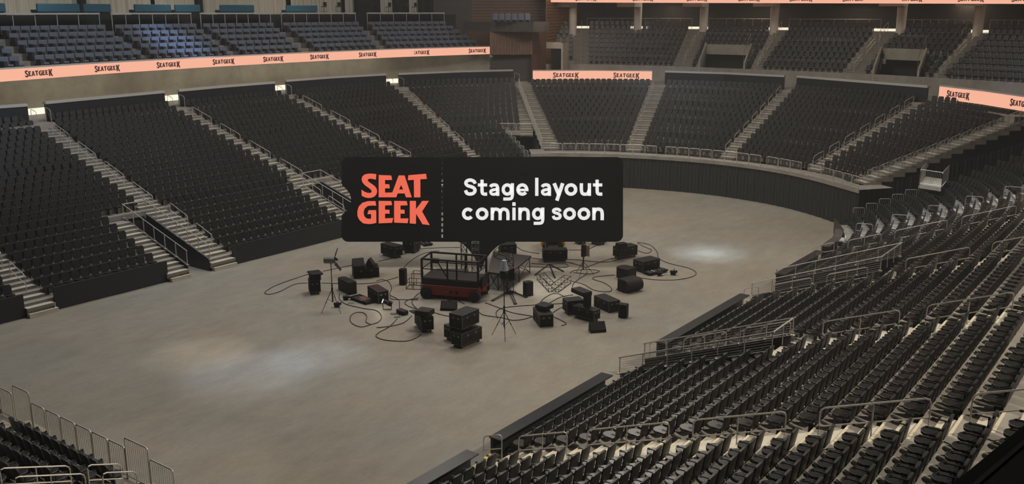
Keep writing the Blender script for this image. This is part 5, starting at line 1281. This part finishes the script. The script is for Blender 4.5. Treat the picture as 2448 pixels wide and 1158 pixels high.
# wire cage
a = [onz(971, 692), onz(1006, 693.5), onz(1012, 684), onz(979, 682)]; o = a[0]; mb = MB()
for z, sc in ((.02, 1), (.38, 1)): mb.tube([p - o + Vector((0, 0, z)) for p in a], .016, 5, closed=True)
for p in a + [a[0].lerp(a[1], .5), a[2].lerp(a[3], .5)]: mb.cyl(p - o, p - o + Vector((0, 0, .38)), .016, 5)
b4 = [onz(985, 690), onz(1008, 691), onz(1012, 684), onz(990, 682)]
mb.tube([p - o + Vector((0, 0, .8)) for p in b4], .016, 5, closed=True)
for p in b4: mb.cyl(p - o, p - o + Vector((0, 0, .8)), .016, 5)
link('wire_cage', mb.mesh('wire_cage', M['blackd']), None, 'open black wire frame box left of the red lift', 'frame', loc=o)
# ---------------------------------------------------------------- scissor lift
fr = frame3((1145, 724), (1007, 712.5), (1174, 706), 690); n, ax, ay, w, dp, h = fr
# x axis along the long side (towards left), y axis to the short side
lx = (onz(1007, 712.5) - n).normalized(); sy = Vector((-lx.y, lx.x, 0)); sy = sy if sy.dot(onz(1174, 706) - n) > 0 else -sy
LL = (onz(1007, 712.5) - n).length; SW = 1.5
# right handed frame: x = -lx from the left end, y = sy
o = onz(1007, 712.5); ex = -lx; ey = sy
if ex.cross(ey).z < 0: o = n; ex = lx
Mx = Matrix(((ex.x, ey.x, 0, o.x), (ex.y, ey.y, 0, o.y), (0, 0, 1, 0), (0, 0, 0, 1)))
r = root('scissor_lift', 'dark red scissor lift with black guard rails, centre of the equipment', 'scissor lift', Mx)
flipx = (o - n).length < .01; X = (lambda x: LL - x) if flipx else (lambda x: x)
mb = MB(); mb.bbox((LL / 2, SW / 2, .46), (LL - .10, SW, .52), .03); part('chassis', mb, M['red'], r)
mb = MB(); mb.bbox((X(LL - .06), SW / 2, .50), (.10, SW - .06, .50), .02); part('front_bumper', mb, M['redb'], r, label='brighter red end plate')
mb = MB(); mb.bbox((LL / 2, SW / 2, .88), (LL - .04, SW - .04, .32), .02); part('platform_skirt', mb, M['blackd'], r)
mb = MB(); mb.box((LL / 2, SW / 2, 1.055), (LL - .08, SW - .08, .03)); part('platform_floor', mb, M['grille'], r)
for i, (x, y) in enumerate(((X(.28), -.02), (X(LL - .22), -.02), (X(.28), SW + .02), (X(LL - .22), SW + .02))):
    s_ = -1 if y < .5 else 1; mb = MB(); mb.tube([(x, y - .12 * s_, .30), (x, y + .10 * s_, .30)], [.30, .29], 20); wo = part('wheel', mb, M['rubber'], r)
    mb = MB(); mb.tube([(x, y + .10 * s_, .30), (x, y + .13 * s_, .30)], [.12, .10], 14); part('hub', mb, M['blackd'], wo)
mb = MB(); mb.mi = 0
for z in (2.02, 1.52):
    mb.tube([(.05, .05, z), (LL - .05, .05, z), (LL - .05, SW - .05, z), (.05, SW - .05, z)], .055 if z > 1.9 else .03, 8, closed=True)
part('guard_rail', mb, M['blackd'], r)
for x in (.05, LL * .46, LL * .62, LL - .05):
    for y in (.05, SW - .05): mb = MB(); mb.box((x, y, 1.54), (.10 if x in (.05, LL - .05) else .07, .07, .96)); part('rail_post', mb, M['blackd'], r)
for x0, x1 in ((LL * .28, LL * .46),): mb = MB(); mb.tube([(X(x0), .05, 1.98), (X(x1), .05, 1.12)], .03, 6); part('rail_brace', mb, M['blackd'], r)
mb = MB(); mb.bbox((X(.30), SW - .12, 1.60), (.36, .12, .26), .02); part('control_box', mb, M['blackd'], r)
mb = MB(); mb.box((X(LL + .06), SW * .5, .95), (.08, SW * .7, .6)); mb.tube([(X(LL + .12), .15, .3), (X(LL + .12), .15, 1.2)], .03, 6); mb.tube([(X(LL + .12), SW - .2, .3), (X(LL + .12), SW - .2, 1.2)], .03, 6); mb.tube([(X(LL + .02), .4, .35), (X(LL + .3), .5, .45)], .10, 10); part('ladder', mb, M['blackd'], r)
for x in (X(LL * .52), X(LL * .62)): mb = MB(); mb.box((x, -.008, .42), (.16, .012, .14)); part('side_panel', mb, M['grille'], r)
mb = MB(); mb.box((X(LL * .44), -.008, .42), (.03, .012, .03)); part('indicator', mb, M['chrome'], r)
# deck parts piled on the lift platform / small table behind
a = onz(1053, 650, .8); mb = MB(); mb.box((.9, .35, 0), (1.9, .7, .06))
tb = thing('folding_table', 'low dark folding table seen through the lift guard rails', 'table', loc=(a.x, a.y, 0), rz=HRZ)
mb = MB(); mb.box((.6, .35, .74), (1.7, .8, .05)); part('tabletop', mb, M['deck'], tb)
for x in (-.15, 1.35):
    for y in (.05, .65): mb = MB(); mb.cyl((x, y, 0), (x, y, .72), .02, 6); part('leg', mb, M['blackd'], tb)
# ---------------------------------------------------------------- forklift (its mast shows below the sign)
c = onz(1322, 601); r = thing('forklift', 'yellow forklift mostly hidden behind the sign and a black case', 'forklift', loc=c, rz=HRZ)
mb = MB(); mb.bbox((0, 1.2, .75), (1.15, 1.9, .7), .08); part('body', mb, M['yellow'], r)
for s_ in (-1, 1):
    mb = MB(); mb.box((s_ * .36, -.05, 1.0), (.12, .14, 1.9)); part('mast_rail', mb, M['blackd'], r)
    mb = MB(); mb.cyl((s_ * .62, .35, .32), (s_ * .46, .35, .32), .32, 18); part('wheel', mb, M['rubber'], r)
    mb = MB(); mb.bbox((s_ * .62, .18, .72), (.20, .24, .90), .05); part('fender', mb, M['yellow'], r)
    mb = MB(); mb.box((s_ * .22, -.55, .08), (.12, .9, .05)); part('fork', mb, M['steeld'], r)
mb = MB(); mb.box((0, -.09, .78), (.62, .06, .09)); part('carriage', mb, M['yellow'], r)
mb = MB(); mb.box((0, .02, .62), (.7, .05, .5)); part('grate', mb, M['blackd'], r)
for s_ in (-1, 1): 
    for y in (.4, 1.8): mb = MB(); mb.cyl((s_ * .45, y, 1.0), (s_ * .42, y + .1, 2.0), .03, 6); part('roof_post', mb, M['blackd'], r)
mb = MB(); mb.box((0, 1.15, 2.02), (.95, 1.6, .05)); part('roof', mb, M['blackd'], r)
# ---------------------------------------------------------------- cables on the floor
CB = [([(740, 655), (700, 668), (655, 685), (633, 700), (645, 704), (670, 697), (705, 680), (735, 677)], 'looping out to the far left of the equipment'),
      ([(772, 649), (800, 643), (842, 634)], 'running from the leftmost case to the long case'), ([(768, 677), (800, 678), (850, 679), (900, 676), (952, 663)], 'running behind the wide speaker'),
      ([(905, 625), (935, 618), (1000, 597), (1040, 593), (1100, 592)], 'stretching under the sign at left'), ([(812, 701), (812, 716), (828, 728), (870, 738), (900, 743), (912, 757), (905, 770), (885, 777), (862, 782), (840, 772), (838, 757), (850, 748), (868, 748), (877, 757), (875, 770), (886, 776)], 'curling below the open left tray'),
      ([(963, 644), (975, 630), (1000, 612), (1025, 603), (1050, 600)], 'rising from the slim speaker towards the lift'), ([(900, 672), (915, 669), (930, 675), (936, 690), (932, 705), (950, 715), (955, 725), (954, 755)], 'dropping past the small box'),
      ([(932, 708), (940, 716), (1000, 717)], 'from the left case to the lift wheel'), ([(1003, 700), (990, 712), (985, 725), (996, 738)], 'hanging behind the lift wheel to the amplifier'), ([(1000, 713), (975, 718), (968, 726), (980, 734), (1000, 740)], 'in a small loop left of the lift wheel'),
      ([(950, 762), (930, 782), (905, 796), (900, 806), (925, 814), (970, 816), (995, 808), (1008, 799)], 'in a wide loop in front of the left amplifier case'), ([(985, 755), (965, 772), (935, 780), (900, 784)], 'crossing the wide loop at left'),
      ([(1035, 747), (1060, 754), (1076, 757)], 'linking the amplifier to the big stack'), ([(1140, 740), (1152, 752), (1175, 757), (1200, 760), (1225, 766), (1250, 764), (1275, 757)], 'running from the big stack to the next case'),
      ([(1160, 724), (1195, 737), (1225, 748), (1272, 756)], 'passing behind the foreground tripod'), ([(1190, 762), (1186, 748), (1198, 738), (1230, 733), (1290, 729), (1345, 726)], 'arcing behind the foreground tripod'),
      ([(1290, 726), (1300, 714), (1320, 703), (1335, 703), (1350, 710)], 'arched loop behind the slab case'), ([(1315, 724), (1340, 711), (1370, 705)], 'leading into the case cluster'), ([(1322, 757), (1345, 768), (1354, 775), (1342, 779)], 'ending right of the slab case'),
      ([(1322, 748), (1335, 739), (1345, 735)], 'short link between slab case and cluster'), ([(1368, 695), (1370, 680), (1385, 667), (1402, 655), (1400, 640), (1375, 632), (1355, 628), (1300, 628)], 'long curve around the far tripod feet'),
      ([(1360, 671), (1395, 680), (1420, 694), (1455, 698), (1462, 690), (1445, 677), (1418, 668), (1425, 662), (1470, 658)], 'snaking from truss to boxy speaker'), ([(1363, 653), (1372, 647), (1400, 645), (1425, 646), (1432, 650), (1410, 655), (1370, 652)], 'flat loop near the far tripod'),
      ([(1235, 590), (1252, 600), (1290, 607)], 'from the rear case to the forklift'), ([(1270, 617), (1300, 620), (1370, 621), (1440, 627), (1480, 621)], 'long straight run behind the tripod'), ([(1270, 630), (1300, 632), (1350, 631), (1358, 637), (1340, 640), (1260, 638)], 'flat hairpin above the floor trusses'),
      ([(1360, 598), (1400, 597), (1425, 588)], 'short run right of the forklift case'), ([(1400, 640), (1440, 625), (1465, 618)], 'up to the case on wheels at right'), ([(1524, 580), (1545, 583), (1560, 590), (1572, 605), (1575, 618), (1600, 630), (1645, 641), (1664, 652), (1655, 662), (1620, 669), (1580, 670), (1545, 667), (1528, 664)], 'huge loop around the right tool tray'),
      ([(1524, 581), (1540, 590), (1556, 597), (1555, 603), (1545, 606), (1525, 600)], 'small loop beside the right case on wheels'), ([(1472, 695), (1478, 690), (1500, 688)], 'stub at the rounded speaker'), ([(1070, 724), (1072, 719), (1090, 718), (1110, 727)], 'under the lift beside the floor monitor'),
      ([(1474, 717), (1484, 722), (1486, 731)], 'short tail behind the slim speaker'), ([(1206, 765), (1203, 772), (1200, 776)], 'short tail under the foreground tripod')]
for P, w in CB:
    pts = [onz(x, y, .02) for x, y in dense(P, 5)]; o = pts[0].copy(); mb = MB(); mb.tube([p - o for p in pts], .019, 5); link('cable', mb.mesh('cable', M['cable']), None, 'black cable ' + w, 'cable', 'black cables on the floor', None, o)
# ---------------------------------------------------------------- floor, shell, near ledge
mb = MB(); mb.quad((5, 12, 0), (80, 12, 0), (80, 50, 0), (5, 50, 0)); struct('floor', mb, M['floor'])
A, B = onz(2322, 1158, 12.9), onz(2448, 1051, 12.9); d = (B - A).normalized(); n = Vector((d.y, -d.x, 0))
if n.dot(A) > 0: n = n
e0, e1 = A - d * 3, B + d * 4
toward = (Vector((0, 0, 0)) - Vector((A.x, A.y, 0))); n = n if n.dot(RT) > 0 else -n
mb = MB()
for lo, hi, mi, zt_ in ((-.034, 0, 0, -.004), (0, .012, 1, 0), (.012, .02, 0, -.003), (.02, .10, 2, 0), (.10, .7, 0, -.002)):
    mb.mi = mi; mb.prism([e0 + n * lo + Vector((0, 0, zt_)), e1 + n * lo + Vector((0, 0, zt_)), e1 + n * hi + Vector((0, 0, zt_)), e0 + n * hi + Vector((0, 0, zt_))], (0, 0, -.9))
struct('suite_ledge', mb, [M['dark'], M['wood'], M['ledge']])
mb = MB(); mb.quad((-60, -60, -.03), (160, -60, -.03), (160, 130, -.03), (-60, 130, -.03)); struct('ground_slab', mb, M['dark'])
mb = MB()
for a, b_ in (((-60, -60), (160, -60)), ((160, -60), (160, 130)), ((160, 130), (-60, 130)), ((-60, 130), (-60, -60))): mb.quad((*a, -.03), (*b_, -.03), (*b_, 34), (*a, 34))
struct('wall_outer', mb, M['dark'])
# ================================================================ light
S.view_settings.view_transform = 'Standard'; S.view_settings.look = 'None'; S.view_settings.gamma = 1; S.view_settings.use_curve_mapping = False; S.view_settings.exposure = 0
w = bpy.data.worlds.new('world'); S.world = w; w.use_nodes = True; bg = w.node_tree.nodes['Background']; bg.inputs[0].default_value = (.75, .82, 1, 1); bg.inputs[1].default_value = .045
def area(name, loc, size, energy, col, aim=None):
    l = bpy.data.lights.new(name, 'AREA'); l.shape = 'DISK'; l.size = size; l.energy = energy; l.color = col
    o = bpy.data.objects.new(name, l); COL.objects.link(o); o.location = loc
    d = (Vector(aim) - Vector(loc)) if aim else Vector((0, 0, -1)); o.rotation_euler = d.to_track_quat('-Z', 'Y').to_euler(); return o
def spot(name, loc, aim, energy, col, ang, blend=.8, size=.3):
    l = bpy.data.lights.new(name, 'SPOT'); l.spot_size = math.radians(ang); l.spot_blend = blend; l.energy = energy; l.color = col; l.shadow_soft_size = size
    o = bpy.data.objects.new(name, l); COL.objects.link(o); o.location = loc; o.rotation_euler = (Vector(aim) - Vector(loc)).to_track_quat('-Z', 'Y').to_euler(); return o
WARM = (1, .86, .66); COOL = (.55, .72, 1)
for x, y, e in ((20, 32, 450), (38, 30, 2800), (56, 28, 2500)): area('house_light', (x, y, 27), 9, e, (1, .92, .80))
# stands: warm general light from above the floor
area('stand_light_left', (26, 46, 25), 7, 2100, (.80, .89, 1), (28, 53, 3)); area('stand_light_left', (52, 47, 25), 7, 2000, (1, .94, .86), (54, 54, 3))
area('stand_light_far', (68, 30, 25), 7, 1200, (1, .92, .82), (75, 31, 4))
# near stand: hard warm spots from the grid
spot('near_stand_spot', (26, 20, 26), (19.5, 9, 3), 14000, (1, .90, .74), 42, .7, .12)
spot('near_stand_spot', (44, 24, 26), (40, 9, 3), 10000, (1, .92, .78), 48, .8, .12)
spot('near_stand_spot', (60, 17, 27), (58.5, 12, 3), 11000, (.80, .90, 1), 36, .8, .12)
spot('stage_spot', (33, 26, 24), tuple(onz(1305, 690)), 17000, (1, .95, .85), 11, 1, .15)
spot('near_stand_back_spot', (36, -9, 25), (23, 8, 3), 24000, (1, .90, .74), 60, .8, .12)
spot('near_stand_back_spot', (62, -6, 25), (46, 9, 3), 16000, (1, .92, .80), 60, .8, .12)
for px, e, a, c in (((480, 848), 9000, 12, (1, .84, .66)), ((600, 895), 11000, 15, COOL), ((760, 850), 9000, 12, COOL), ((1690, 607), 20000, 12, (.6, .8, 1)), ((1695, 606), 16000, 5, (.7, .87, 1))):
    p = onz(*px); spot('effect_spot', (p.x * .4 + 22, p.y * .5 + 15, 24), tuple(p), e, c, a, 1, .3)
bp_ = colpt(offs(SC, 1.8), 412)[0]
spot('blue_beam', (50, 36, 24), (bp_.x, bp_.y, 11.6), 42000, (.42, .6, 1), 10, .9, .3)
spot('blue_beam', (40, 34, 24), (20, 60, 9), 5000, (.4, .6, 1), 40, 1, .3)
spot('blue_beam', (60, 30, 24), (83, 43, 7), 6000, (.5, .68, 1), 22, 1, .3)
spot('blue_beam', (60, 26, 22), (84, 10, 9), 4000, (.45, .62, 1), 22, 1, .3)
# concourse light on the tan wall and upper far stand
for i in range(0, len(tanL) - 1):
    a, b_ = Vector(tanL[i]), Vector(tanL[i + 1]); d = b_ - a
    if d.length < 1.5: continue
    l = bpy.data.lights.new('concourse_light', 'AREA'); l.shape = 'RECTANGLE'; l.size = d.length; l.size_y = .3; l.energy = 6.5 * d.length; l.color = (1, .90, .74)
    if a.x > 66: l.energy *= .3
    o = bpy.data.objects.new('concourse_light', l); COL.objects.link(o); m = a.lerp(b_, .5); n = Vector((-d.y, d.x)).normalized(); o.location = (m.x - n.x * 2.2, m.y - n.y * 2.2, 9.7)
    zax = -Vector((n.x * .8, n.y * .8, -.6)).normalized(); xax = Vector((d.x, d.y, 0)).normalized(); yax = zax.cross(xax)
    o.rotation_euler = Matrix((xax, yax, zax)).transposed().to_euler()
for y in (50, 40, 30, 20, 11): area('upper_back_light', (96.2 if y > 15 else 93, y, 15.5), 1.2, 110, WARM, (95 if y > 15 else 91, y, 12))
for x, y in ((24, 65.5), (36, 68), (48, 69.5), (60, 69)): area('lounge_light', (x, y, 16.9), 1.5, 70, (1, .9, .72))
area('corner_light', (78, 52, 16.5), 1.5, 230, (1, .84, .74), (80, 60, 11))

spot('near_end_fill_spot', (24, 12, 22), (12.5, 24, 1.5), 4500, (1, .9, .76), 30, .8, .15)  # added unseen spot, brightens the bottom left fence
# thin haze in the hall
nt = w.node_tree; vs = nt.nodes.new('ShaderNodeVolumeScatter'); vs.inputs['Density'].default_value = .0010; vs.inputs['Anisotropy'].default_value = .2
nt.links.new(vs.outputs[0], nt.nodes['World Output'].inputs['Volume']); bg.inputs[1].default_value = 0
l = bpy.data.lights.new('ambient_fill_light', 'AREA'); l.shape = 'RECTANGLE'; l.size = 70; l.size_y = 56; l.energy = 1000; l.color = (.86, .92, 1)  # added hall-wide fill, stands in for the missing world ambient light
o = bpy.data.objects.new('ambient_fill_light', l); COL.objects.link(o); o.location = (45, 30, 33)
try:
    c = S.cycles; c.use_adaptive_sampling = True; c.adaptive_threshold = .06; c.adaptive_min_samples = 8; c.use_denoising = True; c.max_bounces = 4; c.diffuse_bounces = 2; c.glossy_bounces = 2; c.transmission_bounces = 3; c.volume_bounces = 0; c.transparent_max_bounces = 4; c.caustics_reflective = False; c.caustics_refractive = False
except Exception: pass
